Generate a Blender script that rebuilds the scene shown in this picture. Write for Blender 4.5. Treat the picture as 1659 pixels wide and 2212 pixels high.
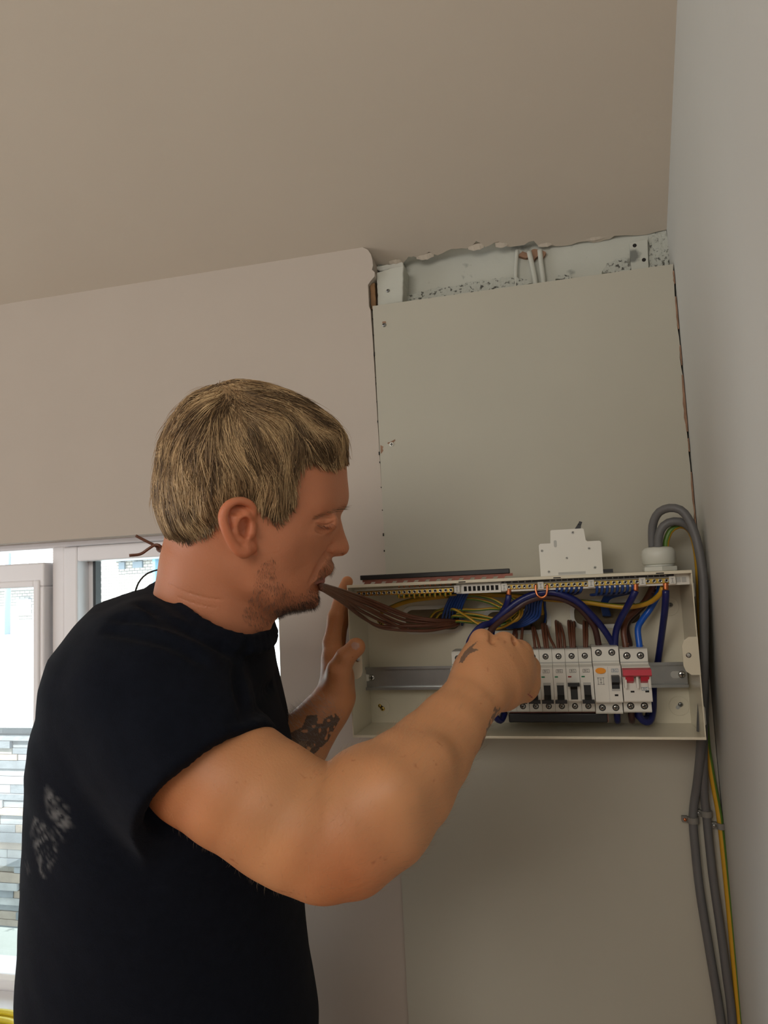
import bpy, bmesh, math, random
import numpy as np
from mathutils import Vector, Matrix
random.seed(7)
rng = np.random.default_rng(7)
for _o in list(bpy.data.objects):
    bpy.data.objects.remove(_o, do_unlink=True)
SC = bpy.context.scene
COL = SC.collection

# ------------------------------------------------------------------ camera
IW, IH, FPX = 1659.0, 2212.0, 1548.19
CAM_C = np.array([0.0, -1.1172, 1.6])
_yaw, _pit, _rol = 0.2365, 0.0977, -0.0450
_f = np.array([-math.sin(_yaw)*math.cos(_pit), math.cos(_yaw)*math.cos(_pit), math.sin(_pit)])
_r = np.array([math.cos(_yaw), math.sin(_yaw), 0.0])
_u = np.cross(_r, _f)
CF = _f
CR = math.cos(_rol)*_r + math.sin(_rol)*_u
CU = -math.sin(_rol)*_r + math.cos(_rol)*_u
cam = bpy.data.cameras.new('camera')
cam.sensor_fit = 'HORIZONTAL'; cam.sensor_width = 36.0; cam.lens = 36.0*FPX/IW
cam.clip_start = 0.02; cam.clip_end = 200
camo = bpy.data.objects.new('camera', cam); COL.objects.link(camo)
camo.matrix_world = Matrix(((CR[0], CU[0], -CF[0], CAM_C[0]), (CR[1], CU[1], -CF[1], CAM_C[1]),
                            (CR[2], CU[2], -CF[2], CAM_C[2]), (0, 0, 0, 1)))
SC.camera = camo

# ------------------------------------------------------------------ world, sun, added area light
SC.view_settings.view_transform = 'Standard'
SC.view_settings.look = 'None'
SC.view_settings.exposure = -0.53
SC.view_settings.gamma = 1.0
SC.view_settings.use_curve_mapping = False
SC.cycles.use_denoising = True
SC.cycles.use_adaptive_sampling = True
SC.cycles.adaptive_threshold = 0.02
SC.cycles.max_bounces = 7
SC.cycles.diffuse_bounces = 4
SC.cycles.sample_clamp_indirect = 6.0
world = bpy.data.worlds.new('sky'); SC.world = world; world.use_nodes = True
_bg = world.node_tree.nodes['Background']
_bg.inputs[0].default_value = (0.80, 0.91, 1.0, 1); _bg.inputs[1].default_value = 6.0

def lamp(name, kind, energy, color, loc, target, sx=1, sy=1):
    l = bpy.data.lights.new(name, kind); l.energy = energy; l.color = color
    o = bpy.data.objects.new(name, l); COL.objects.link(o); o.location = loc
    d = Vector(target)-Vector(loc); o.rotation_euler = d.to_track_quat('-Z', 'Y').to_euler()
    if kind == 'AREA':
        l.shape = 'RECTANGLE'; l.size = sx; l.size_y = sy
    return o
sun = lamp('sun', 'SUN', 16.0, (1.0, 0.95, 0.88), (-3, 0.5, 8), (-1.2, 5, 0)); sun.data.angle = 0.02
# added area lights before solid walls, standing in for daylight from behind and left
lamp('added_rear_daylight', 'AREA', 27.0, (1.0, 0.95, 0.89), (-0.6, -2.34, 2.15), (-0.3, 0.0, 1.55), 1.2, 0.9)
lamp('added_left_daylight', 'AREA', 44.0, (0.93, 0.97, 1.0), (-2.93, -1.5, 1.25), (1.0, -1.2, 1.45), 1.7, 2.0)

# ------------------------------------------------------------------ picture -> place helpers (design measurements)
def ray(x, y):
    return CF + CR*((x-IW/2)/FPX) - CU*((y-IH/2)/FPX)
def P(x, y, d):
    return CAM_C + ray(x, y)*d
def UP(x, y, yp):
    r = ray(x, y); return CAM_C + r*((yp-CAM_C[1])/r[1])
def XP(x, y, xp):
    r = ray(x, y); return CAM_C + r*((xp-CAM_C[0])/r[0])
def topx(V):
    d = np.asarray(V)-CAM_C; z = d@CF
    return np.stack([IW/2+FPX*(d@CR)/z, IH/2-FPX*(d@CU)/z], -1)

# ------------------------------------------------------------------ materials
MATS = {}
def srgb(r, g, b):
    f = lambda c: (c/255/12.92) if c/255 <= 0.04045 else ((c/255+0.055)/1.055)**2.4
    return (f(r), f(g), f(b), 1.0)
def mat(name, col, rough=0.5, metal=0.0, var=0.0, vscale=20.0, bump=0.0, bscale=60.0, col2=None, spec=0.5,
        attr=None, ramp=(0.3, 0.7), sss=0.0, coat=0.0, detail=4.0, trans=0.0, dirt=None, dirt_scale=8.0, dirt_lo=0.55, dirt_hi=0.7):
    if name in MATS: return MATS[name]
    m = bpy.data.materials.new(name); m.use_nodes = True; MATS[name] = m
    nt = m.node_tree; N = nt.nodes; L = nt.links; b = N['Principled BSDF']
    b.inputs['Roughness'].default_value = rough; b.inputs['Metallic'].default_value = metal
    b.inputs['Specular IOR Level'].default_value = spec
    if coat: b.inputs['Coat Weight'].default_value = coat; b.inputs['Coat Roughness'].default_value = 0.15
    if trans: b.inputs['Transmission Weight'].default_value = trans
    if sss:
        b.inputs['Subsurface Weight'].default_value = sss
        b.inputs['Subsurface Radius'].default_value = (1.0, 0.35, 0.2); b.inputs['Subsurface Scale'].default_value = 0.006
    tc = N.new('ShaderNodeTexCoord')
    src = None
    if attr:
        a = N.new('ShaderNodeVertexColor'); a.layer_name = attr; src = a.outputs['Color']
    elif var > 0 or col2 is not None:
        n = N.new('ShaderNodeTexNoise'); n.inputs['Scale'].default_value = vscale; n.inputs['Detail'].default_value = detail
        L.new(tc.outputs['Object'], n.inputs['Vector'])
        r = N.new('ShaderNodeValToRGB'); r.color_ramp.elements[0].position = ramp[0]; r.color_ramp.elements[1].position = ramp[1]
        c2 = col2 if col2 is not None else tuple(c*(1-var) for c in col[:3])+(1,)
        r.color_ramp.elements[0].color = c2; r.color_ramp.elements[1].color = col
        L.new(n.outputs['Fac'], r.inputs['Fac']); src = r.outputs['Color']
    if dirt is not None:
        n = N.new('ShaderNodeTexNoise'); n.inputs['Scale'].default_value = dirt_scale; n.inputs['Detail'].default_value = 8
        L.new(tc.outputs['Object'], n.inputs['Vector'])
        mr = N.new('ShaderNodeMapRange'); mr.inputs[1].default_value = dirt_lo; mr.inputs[2].default_value = dirt_hi
        L.new(n.outputs['Fac'], mr.inputs[0])
        mx = N.new('ShaderNodeMix'); mx.data_type = 'RGBA'
        L.new(mr.outputs[0], mx.inputs[0])
        if src is None: mx.inputs[6].default_value = col
        else: L.new(src, mx.inputs[6])
        mx.inputs[7].default_value = dirt; src = mx.outputs[2]
    if src is None: b.inputs['Base Color'].default_value = col
    else: L.new(src, b.inputs['Base Color'])
    if bump > 0:
        n = N.new('ShaderNodeTexNoise'); n.inputs['Scale'].default_value = bscale; n.inputs['Detail'].default_value = 5
        L.new(tc.outputs['Object'], n.inputs['Vector'])
        bp = N.new('ShaderNodeBump'); bp.inputs['Strength'].default_value = bump; bp.inputs['Distance'].default_value = 0.004
        L.new(n.outputs['Fac'], bp.inputs['Height']); L.new(bp.outputs['Normal'], b.inputs['Normal'])
    return m

M_WALL = mat('wall_paint', srgb(187, 176, 164), 0.85, var=0.04, vscale=6, bump=0.06, bscale=90)
M_WALLR = mat('wall_paint_cool', srgb(198, 198, 192), 0.8, var=0.03, vscale=5, bump=0.06, bscale=90)
M_CEIL = mat('ceiling_paint', srgb(195, 184, 168), 0.9, var=0.03, vscale=4, bump=0.05, bscale=70)
M_BOARD = mat('board_paint', srgb(180, 176, 161), 0.8, var=0.04, vscale=5, bump=0.05, bscale=80)
M_PLASTER = mat('broken_plaster', srgb(205, 205, 196), 0.95, var=0.1, vscale=30, bump=0.5, bscale=60)
M_OLDPLASTER = mat('old_painted_plaster', srgb(192, 193, 182), 0.9, var=0.06, vscale=14, bump=0.4, bscale=40,
                   dirt=srgb(120, 122, 116), dirt_scale=26, dirt_lo=0.62, dirt_hi=0.72)
M_GRIT = mat('gritty_mortar', srgb(182, 184, 174), 0.95, col2=srgb(84, 84, 78), vscale=190, ramp=(0.36, 0.46), bump=0.9, bscale=150)
M_TORN = mat('torn_brown_paper', srgb(158, 124, 100), 0.95, var=0.4, vscale=60)
M_TIMBER = mat('bare_timber', srgb(150, 115, 80), 0.9, var=0.45, vscale=25, bump=0.3)
M_GALV = mat('galvanised_steel', srgb(165, 167, 165), 0.32, 0.9, var=0.12, vscale=40)
M_STEEL = mat('bright_steel', srgb(190, 190, 186), 0.25, 1.0)
M_DARK = mat('dark_gap', srgb(32, 30, 28), 0.9)
M_UNIT = mat('white_enamel', srgb(218, 211, 188), 0.28, var=0.02, vscale=10, coat=0.3)
M_PLASTIC = mat('white_plastic', srgb(222, 220, 210), 0.42)
M_GLANDP = mat('gland_plastic', srgb(205, 206, 196), 0.38)
M_GREYLINE = mat('moulded_grey', srgb(178, 178, 172), 0.5)
M_BLACKP = mat('black_plastic', srgb(24, 24, 26), 0.38)
M_RED = mat('red_toggle', srgb(190, 38, 58), 0.4)
M_ORANGE = mat('amber_button', srgb(236, 150, 30), 0.35)
M_GREEN = mat('green_indicator', srgb(30, 120, 78), 0.4)
M_REDI = mat('red_indicator', srgb(150, 40, 40), 0.4)
M_INK = mat('printed_ink', srgb(70, 72, 72), 0.7)
M_INKB = mat('printed_blue_ink', srgb(50, 95, 125), 0.7)
M_WHITEINK = mat('white_print', srgb(220, 220, 215), 0.6)
M_BRASS = mat('brass', srgb(214, 184, 96), 0.25, 1.0)
M_COPPER = mat('copper', srgb(214, 132, 88), 0.3, 1.0)
M_COPPERD = mat('dull_copper', srgb(150, 96, 82), 0.55, 0.4, var=0.3, vscale=120)
M_WBROWN = mat('brown_pvc', srgb(104, 64, 46), 0.38, var=0.15, vscale=30)
M_WDBROWN = mat('dark_brown_pvc', srgb(66, 40, 36), 0.35)
M_WBLUE = mat('blue_pvc', srgb(34, 66, 130), 0.38)
M_WNAVY = mat('navy_pvc', srgb(24, 32, 92), 0.3)
M_WBRIGHT = mat('bright_blue_pvc', srgb(28, 90, 190), 0.3)
M_YEL = mat('yellow_pvc', srgb(196, 150, 40), 0.4)
M_GRN = mat('green_pvc', srgb(84, 118, 44), 0.4)
M_GREYC = mat('grey_pvc_sheath', srgb(98, 98, 98), 0.5, var=0.08, vscale=30)
M_CLIP = mat('grey_clip', srgb(120, 118, 112), 0.5)
M_FRAME = mat('upvc_frame', srgb(240, 238, 240), 0.35)
M_GASKET = mat('gasket_grey', srgb(70, 76, 80), 0.6)
M_YCABLE = mat('yellow_cable', srgb(226, 205, 60), 0.45)
M_FLOOR = mat('oak_boards', srgb(190, 128, 78), 0.5, var=0.25, vscale=6)
M_TOP = mat('worktop_laminate', srgb(170, 170, 150), 0.5, var=0.1)

def glass_mat():
    m = bpy.data.materials.new('window_glass'); m.use_nodes = True
    nt = m.node_tree; nt.nodes.remove(nt.nodes['Principled BSDF'])
    o = nt.nodes['Material Output']; t = nt.nodes.new('ShaderNodeBsdfTransparent'); t.inputs[0].default_value = (0.94, 0.97, 0.97, 1)
    g = nt.nodes.new('ShaderNodeBsdfGlossy'); g.inputs['Roughness'].default_value = 0.02
    mx = nt.nodes.new('ShaderNodeMixShader'); mx.inputs[0].default_value = 0.05
    nt.links.new(t.outputs[0], mx.inputs[1]); nt.links.new(g.outputs[0], mx.inputs[2]); nt.links.new(mx.outputs[0], o.inputs[0])
    return m
M_GLASS = glass_mat()
def clear_mat():
    m = bpy.data.materials.new('clear_plastic_shield'); m.use_nodes = True
    nt = m.node_tree; nt.nodes.remove(nt.nodes['Principled BSDF'])
    o = nt.nodes['Material Output']; t = nt.nodes.new('ShaderNodeBsdfTransparent'); t.inputs[0].default_value = (0.90, 0.92, 0.90, 1)
    g = nt.nodes.new('ShaderNodeBsdfGlossy'); g.inputs['Roughness'].default_value = 0.12
    mx = nt.nodes.new('ShaderNodeMixShader'); mx.inputs[0].default_value = 0.12
    nt.links.new(t.outputs[0], mx.inputs[1]); nt.links.new(g.outputs[0], mx.inputs[2]); nt.links.new(mx.outputs[0], o.inputs[0])
    return m
M_CLEAR = clear_mat()

# ------------------------------------------------------------------ mesh helpers
class MB:
    """collects vertices and faces for ONE mesh"""
    def __init__(s): s.v = []; s.f = []; s.m = []
    def add(s, v, f, mi=0):
        o = len(s.v); s.v.extend([tuple(map(float, q)) for q in v]); s.f.extend([tuple(i+o for i in q) for q in f]); s.m.extend([mi]*len(f)); return s
    def box(s, a, b, mi=0):
        (x0, y0, z0), (x1, y1, z1) = a, b
        return s.add([(x0, y0, z0), (x1, y0, z0), (x1, y1, z0), (x0, y1, z0), (x0, y0, z1), (x1, y0, z1), (x1, y1, z1), (x0, y1, z1)],
                     [(0, 3, 2, 1), (4, 5, 6, 7), (0, 1, 5, 4), (1, 2, 6, 5), (2, 3, 7, 6), (3, 0, 4, 7)], mi)
    def prism(s, poly, axis, a, b, mi=0):
        """poly: 2D points; extruded along axis 'x','y' or 'z' from a to b"""
        n = len(poly)
        def pt(q, t):
            return {'x': (t, q[0], q[1]), 'y': (q[0], t, q[1]), 'z': (q[0], q[1], t)}[axis]
        v = [pt(q, a) for q in poly]+[pt(q, b) for q in poly]
        f = [tuple(range(n)), tuple(range(2*n-1, n-1, -1))]+[(i, i+n, (i+1) % n+n, (i+1) % n) for i in range(n)]
        return s.add(v, f, mi)
    def tube(s, pts, r, n=8, mi=0, caps=True, stripe=None):
        pts = np.asarray(pts, float); k = len(pts); rr = np.full(k, r, float) if np.isscalar(r) else np.asarray(r, float)
        T = np.gradient(pts, axis=0); T /= np.linalg.norm(T, axis=1)[:, None]+1e-12
        up = np.array([0, 0, 1.0]) if abs(T[0][2]) < 0.9 else np.array([1.0, 0, 0])
        a = np.cross(T[0], up); a /= np.linalg.norm(a); V = []
        for i in range(k):
            a = a-T[i]*np.dot(a, T[i]); a /= np.linalg.norm(a)+1e-12; b = np.cross(T[i], a)
            for j in range(n):
                t = 2*math.pi*j/n; V.append(pts[i]+rr[i]*(math.cos(t)*a+math.sin(t)*b))
        o = len(s.v); s.v.extend([tuple(map(float, q)) for q in V])
        for i in range(k-1):
            for j in range(n):
                s.f.append((o+i*n+j, o+i*n+(j+1) % n, o+(i+1)*n+(j+1) % n, o+(i+1)*n+j))
                s.m.append(stripe[1] if stripe and j in stripe[0] else mi)
        if caps:
            s.f.append(tuple(o+j for j in range(n))[::-1]); s.m.append(mi)
            s.f.append(tuple(o+(k-1)*n+j for j in range(n))); s.m.append(mi)
        return s
    def lathe(s, prof, center, axis='y', n=20, mi=0):
        """prof: (r, t) pairs along the axis"""
        c = np.asarray(center, float); o = len(s.v); k = len(prof)
        for (r, t) in prof:
            for j in range(n):
                q = 2*math.pi*j/n; a, b = r*math.cos(q), r*math.sin(q)
                d = {'y': (a, t, b), 'z': (a, b, t), 'x': (t, a, b)}[axis]; s.v.append(tuple(c+np.array(d)))
        for i in range(k-1):
            for j in range(n):
                s.f.append((o+i*n+j, o+i*n+(j+1) % n, o+(i+1)*n+(j+1) % n, o+(i+1)*n+j)); s.m.append(mi)
        s.f.append(tuple(o+j for j in range(n))[::-1]); s.m.append(mi); s.f.append(tuple(o+(k-1)*n+j for j in range(n))); s.m.append(mi)
        return s
    def mesh(s, name, mats, smooth=False):
        me = bpy.data.meshes.new(name); me.from_pydata(s.v, [], s.f)
        for m in (mats if isinstance(mats, (list, tuple)) else [mats]): me.materials.append(m)
        if any(s.m): me.polygons.foreach_set('material_index', s.m)
        bm = bmesh.new(); bm.from_mesh(me); bmesh.ops.recalc_face_normals(bm, faces=bm.faces); bm.to_mesh(me); bm.free()
        if smooth: me.polygons.foreach_set('use_smooth', [True]*len(me.polygons))
        me.update(); return me
    def build(s, name, mats, parent=None, smooth=False, bevel=0.0, seg=2):
        o = link(name, s.mesh(name, mats, smooth), parent)
        if bevel:
            b = o.modifiers.new('bevel', 'BEVEL'); b.width = bevel; b.segments = seg; b.limit_method = 'ANGLE'; b.angle_limit = 0.6
        return o
def link(name, data, parent=None):
    o = bpy.data.objects.new(name, data); COL.objects.link(o)
    if parent is not None:
        o.parent = parent
        o.matrix_parent_inverse = Matrix.Translation(-Vector(parent.location)) if parent.type == 'EMPTY' else Matrix()
    return o
def tag(o, label=None, cat=None, group=None, kind=None):
    if label: o['label'] = label
    if cat: o['category'] = cat
    if group: o['group'] = group
    if kind: o['kind'] = kind
    return o
def thing(name, label, cat, loc, group=None):
    o = bpy.data.objects.new(name, None); COL.objects.link(o); o.location = tuple(map(float, loc)); o.empty_display_size = 0.02
    return tag(o, label, cat, group)
def spline(pts, n=40):
    """Catmull-Rom through the points, resampled evenly"""
    p = np.asarray(pts, float); p = np.vstack([2*p[0]-p[1], p, 2*p[-1]-p[-2]]); out = []
    for i in range(1, len(p)-2):
        t = np.linspace(0, 1, 16, endpoint=False)[:, None]; a, b, c, d = p[i-1], p[i], p[i+1], p[i+2]
        out.append(0.5*((2*b)+(-a+c)*t+(2*a-5*b+4*c-d)*t**2+(-a+3*b-3*c+d)*t**3))
    q = np.vstack(out+[p[-2][None]]); L = np.r_[0, np.cumsum(np.linalg.norm(np.diff(q, axis=0), axis=1))]
    s = np.linspace(0, L[-1], n); return np.stack([np.interp(s, L, q[:, k]) for k in range(q.shape[1])], 1)
def text_mesh(body, size, name='print'):
    """flat lettering as a mesh in the XZ plane facing -Y, centred on the origin"""
    c = bpy.data.curves.new(name, 'FONT'); c.body = body; c.size = size; c.align_x = 'CENTER'; c.align_y = 'CENTER'; c.resolution_u = 2
    o = bpy.data.objects.new(name, c); COL.objects.link(o)
    dg = bpy.context.evaluated_depsgraph_get(); me = bpy.data.meshes.new_from_object(o.evaluated_get(dg))
    bpy.data.objects.remove(o); bpy.data.curves.remove(c)
    me.transform(Matrix.Rotation(math.pi/2, 4, 'X')); return me
# ================================================================== the setting
ZC, SLOPE, XC, SKEW = 2.1603, 0.5, 0.1966, 0.055
ZPT, XPL = 2.0549, -0.2721
YB = -0.004            # face of the white board
YREC = 0.055           # face of the old plaster behind it
def S(o): o['kind'] = 'structure'; return o
def jag(a, b, n, amp, seed):
    r = random.Random(seed); a, b = np.array(a, float), np.array(b, float); d = b-a; nn = np.array([-d[1], d[0]])/np.linalg.norm(d)
    return [tuple(a+d*(i/n)+nn*r.uniform(-amp, amp)*(0 < i < n)) for i in range(n+1)]

# ceiling: sloping soffit, broken edge over the recess
poly = [(-3.1, -3.3), (0.16, -3.3), (0.34, 0.03)]
poly = [(-3.1, -3.3), (0.3, -3.3), (0.3, 0.046)]
e = [(0.21, 0.047), (0.17, 0.05), (0.12, 0.047), (0.098, 0.051), (0.07, 0.046), (0.045, 0.05), (0.02, 0.045), (0.004, 0.047), (-0.006, 0.037), (-0.03, 0.04),
     (-0.05, 0.038), (-0.062, 0.030), (-0.085, 0.034), (-0.098, 0.026), (-0.115, 0.033), (-0.14, 0.031), (-0.165, 0.036), (-0.178, 0.029),
     (-0.2, 0.035), (-0.214, 0.031), (-0.228, 0.042), (-0.236, 0.033), (-0.25, 0.039), (-0.272, 0.037)]
rj = random.Random(3); e2 = []
for i in range(len(e)-1):
    for k in range(3):
        t = k/3; e2.append((e[i][0]*(1-t)+e[i+1][0]*t, 0.041+1.35*(e[i][1]*(1-t)+e[i+1][1]*t-0.041)+rj.uniform(-0.0018, 0.0018)))
poly = [(-3.1, -3.3), (0.3, -3.3), (0.3, 0.047)]+e2+[(-0.29, 0.037), (-3.1, 0.037)]
mb = MB(); n = len(poly)
mb.add([(x, y, ZC-SLOPE*y) for x, y in poly]+[(x, y+0.004, ZC-SLOPE*y+0.013) for x, y in poly],
       [tuple(range(n)), tuple(range(2*n-1, n-1, -1))]+[(i, i+n, (i+1) % n+n, (i+1) % n) for i in range(n)])
tag(S(mb.build('ceiling', M_CEIL)), 'sloping off-white plastered ceiling with a broken edge above the recess', 'ceiling')
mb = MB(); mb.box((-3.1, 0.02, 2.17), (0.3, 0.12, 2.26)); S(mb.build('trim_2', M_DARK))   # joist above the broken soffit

for i, (x, y, w, l) in enumerate([(-0.238, 0.034, 0.022, 0.010), (-0.186, 0.033, 0.03, 0.008), (-0.1, 0.030, 0.026, 0.009), (-0.058, 0.033, 0.02, 0.007), (0.012, 0.044, 0.024, 0.006), (0.09, 0.046, 0.03, 0.005)]):
    mb = MB(); z = ZC-SLOPE*y; k_ = 9; V = []
    for j in range(k_):
        q = j/(k_-1); dd = 0.7*l*(0.35+0.65*math.sin(math.pi*q))*rj.uniform(0.7, 1.0); V += [(x-w/2+w*q, y-0.004, z+0.003), (x-w/2+w*q, y+0.002, z-dd)]
    V += [(p[0], p[1]+0.002, p[2]+0.003) for p in V]; n_ = 2*k_
    Fq = []
    for j in range(k_-1): Fq += [(2*j, 2*j+2, 2*j+3, 2*j+1), (n_+2*j, n_+2*j+1, n_+2*j+3, n_+2*j+2), (2*j+1, 2*j+3, n_+2*j+3, n_+2*j+1), (2*j, n_+2*j, n_+2*j+2, 2*j+2)]
    mb.add(V, Fq); o = mb.build('plaster_flake', M_CEIL); tag(o, 'curled plaster flake on the broken ceiling edge, %s from the left' % ['first', 'second', 'third', 'fourth', 'fifth', 'sixth'][i], 'plaster', 'plaster flakes on the ceiling edge')
# right wall (slightly out of square)
mb = MB(); n0, n1 = (XC+SKEW*0.06, 0.06), (XC-SKEW*3.3, -3.3)
mb.prism([n0, n1, (n1[0]+0.3, n1[1]), (n0[0]+0.3, n0[1])], 'z', 0, 3.9)
tag(S(mb.build('wall_right', M_WALLR)), 'smooth pale grey-white wall on the right', 'wall')

# back wall: plaster with window opening and a lumpy plaster edge beside the board
ZSILL = UP(5, 2136, 0.05)[2]
WL, WR, WT, WB = -2.3, -0.4559, 1.7024, ZSILL-0.028
mb = MB()
edge = [(XPL+0.0115, 0.0), (XPL+0.0115-0.0005, 1.0), (XPL+0.004, 1.6), (XPL-0.002, 2.0), (XPL-0.0035, ZPT-0.005), (XPL-0.006, ZPT+0.002), (XPL-0.006, 2.094),
        (XPL-0.001, 2.1), (XPL+0.006, 2.107), (XPL+0.0065, 2.114), (XPL+0.002, 2.119), (XPL+0.004, 2.126), (XPL+0.0035, 2.136), (XPL+0.001, 2.147), (XPL-0.004, 2.155), (XPL-0.012, 2.16), (XPL-0.016, 2.175)]
edge = [(x-0.0011, z) for x, z in edge]
mb.prism([(WR, 0), *edge, (WR, 2.175)], 'y', 0.0, 0.05)
mb.box((WL, 0.0, WT), (WR, 0.05, 2.175)); mb.box((WL, 0.0, 0), (WR, 0.05, WB)); mb.box((-3.1, 0.0, 0), (WL, 0.05, 2.175))
wb = tag(S(mb.build('wall_back', M_WALL)), 'pinkish off-white plaster wall around the window', 'wall')
mb = MB()
mb.box((WR+0.045, 0.0501, 0), (0.3, 0.3, 1.95)); mb.box((WL, 0.0501, WT+0.03), (WR+0.045, 0.3, 2.3)); mb.box((WL, 0.0501, 0), (WR+0.045, 0.3, ZSILL-0.021)); mb.box((-3.1, 0.0501, 0), (WL, 0.3, 2.3))
mb.box((WR+0.045, YREC, 1.95), (0.3, 0.3, 2.3))
wo = tag(S(mb.build('wall_outer', M_OLDPLASTER)), 'old patchy painted plaster showing in the recess above the board', 'wall')
# white board with screws, torn paper at its right edge
mb = MB()
right = [(XC-0.0012, 0.0), (XC-0.0012, 1.62)]+[(XC-0.0014-0.0012*abs(math.sin(i*2.3))-0.0006*(i % 3), 1.64+i*0.016) for i in range(26)]+[(XC-0.0015, ZPT+0.0008)]
mb.prism([(XPL+0.0115, 0.0), *right, (XPL, ZPT)], 'y', YB, 0.045)
brd = thing('board_panel', 'white painted board panel screwed over the recess behind the fuse box', 'board', (-0.04, 0.0, 0.0))
mb.build('panel', M_BOARD, brd)
for z0, z1, w in [(2.045, 2.025, 0.0012), (2.005, 1.955, 0.0016), (1.93, 1.90, 0.0012), (1.885, 1.80, 0.0022), (1.79, 1.77, 0.001), (1.74, 1.66, 0.0014)]:
    zz = np.linspace(z1, z0, 9); o = [(XC-0.0012, z) for z in zz]+[(XC-0.0012-w-rj.uniform(0, w)*(0 < i < 8), zz[8-i]) for i in range(9)]
    mb = MB(); mb.prism(o, 'y', YB-0.0008, YB+0.004); mb.build('torn_paper', M_TORN, brd)
def screw_at(x, z, y, r, parent, m=M_STEEL, name='screw'):
    mb = MB(); mb.lathe([(r, 0.001), (r, -0.0006), (r*0.8, -0.0016), (r*0.3, -0.002)], (x, y, z), 'y', 14)
    o = mb.build(name, m, parent, True)
    k = MB(); k.box((x-r*0.62, y-0.0023, z-r*0.13), (x+r*0.62, y-0.001, z+r*0.13)); k.box((x-r*0.13, y-0.0023, z-r*0.62), (x+r*0.13, y-0.001, z+r*0.62))
    k.build('cross_slot', M_DARK, o); return o
a = UP(830, 702, YB); screw_at(a[0], a[2], YB, 0.0036, brd, M_GALV)
mb = MB(); mb.add([(a[0]-0.003, YB-0.0003, a[2]+0.002), (a[0]+0.003, YB-0.0003, a[2]+0.0025), (a[0]+0.003, YB-0.0003, a[2]+0.006), (a[0]-0.003, YB-0.0003, a[2]+0.006)], [(0, 1, 2, 3)]); mb.build('chipped_paint', M_TORN, brd)
a = UP(846, 960, YB); screw_at(a[0], a[2], YB, 0.0038, brd, M_PLASTIC)
mb = MB(); pp = [(-0.007, 0.0015), (-0.006, 0.004), (-0.002, 0.0042), (0.002, 0.006), (0.006, 0.008), (0.0065, 0.0055), (0.003, 0.003), (0, 0), (-0.003, 0.001)]
mb.add([(a[0]+x, YB-0.0003, a[2]+z) for x, z in pp], [tuple(range(len(pp)))])
a = UP(822, 968, YB); pp = [(0, 0.005), (0.005, 0.002), (0.0035, -0.001), (0.0045, -0.0045), (0.001, -0.009), (0, -0.009)]
mb.add([(a[0]+x, YB-0.0003, a[2]+z) for x, z in pp], [tuple(range(len(pp)))]); mb.build('chipped_paint', M_TORN, brd)
# filler crumbs along the left joint
mb = MB()
for i in range(15):
    z = 2.04-i*0.032+rj.uniform(-0.014, 0.014); x = XPL+0.0115*(2.05-z)/2.05-0.001; s_ = rj.uniform(0.0004, 0.0012)*(2 if i in (2, 7, 11) else 1)
    mb.box((x-s_*0.5, -0.0045, z-s_*1.3), (x+s_*0.5, 0.001, z+s_*1.3))
jc = mb.build('joint_crumbs', M_DARK, brd); jc['kind'] = 'stuff'

# --- what shows in the recess: painted block, timber, strap, mortar, cables
def slabpx(name, pts, y0, y1, m, parent=None, bevel=0.0, js=0.0, seed=1):
    r = random.Random(seed); q = []
    for i in range(len(pts)):
        a, b = pts[i], pts[(i+1) % len(pts)]; k = max(1, int(math.dist(a, b)/6)) if js else 1
        for j in range(k): q.append((a[0]+(b[0]-a[0])*j/k+(r.uniform(-js, js) if js else 0), a[1]+(b[1]-a[1])*j/k+(r.uniform(-js, js) if js else 0)))
    w = [UP(x, y, y0) for x, y in q]; mb = MB(); mb.prism([(v[0], v[2]) for v in w], 'y', y0, y1)
    return mb.build(name, m, parent, bevel=bevel)
blk = thing('timber_block', 'white painted timber block at the left end of the recess', 'block', (-0.25, 0.03, 2.05))
slabpx('block', [(813, 588), (872, 572), (870, 652), (816, 662)], 0.012, 0.0545, M_OLDPLASTER, blk, 0.002, 0.6, 5)
a = UP(838, 628, 0.0115); screw_at(a[0], a[2], 0.0118, 0.003, blk, M_GALV)
tag(slabpx('timber_batten', [(799, 613), (809, 611), (812, 664), (802, 668)], 0.009, 0.0535, M_TIMBER, None, 0.0, 0.6, 6), 'bare brown timber batten end beside the plaster edge', 'batten')
tag(slabpx('plaster_lump', [(806, 577), (868, 566), (872, 578), (820, 586)], 0.03, 0.0545, M_PLASTER, None, 0.002, 1.5, 7), 'loose plaster lump above the painted block', 'plaster')
st = thing('metal_strap', 'pale metal strap with two screw holes near the right corner', 'strap', (0.16, 0.045, 2.05))
slabpx('plate', [(1360, 523), (1399, 516), (1402, 590), (1364, 598)], 0.046, 0.0552, M_OLDPLASTER, st, 0.001)
for q in ((1371, 530), (1391, 561)):
    a = UP(q[0], q[1], 0.0455); mb = MB(); mb.lathe([(0.0034, 0.0005), (0.0028, -0.0003)], (a[0], 0.0458, a[2]), 'y', 12); mb.build('screw_hole', M_DARK, st)
tag(slabpx('mortar_patch', [(1402, 508), (1440, 497), (1452, 575), (1404, 590)], 0.05, 0.0552, M_GRIT, None, 0.0, 1.6, 8), 'rough grey mortar patch in the corner of the recess', 'mortar')
tag(slabpx('mortar_ridge', [(874, 660), (876, 642), (905, 630), (940, 622), (985, 618), (1010, 610), (1050, 606), (1090, 598), (1135, 602), (1150, 612)], 0.044, 0.0552, M_GRIT, None, 0.0, 1.8, 9), 'long gritty mortar ridge along the bottom of the recess', 'mortar')
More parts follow.
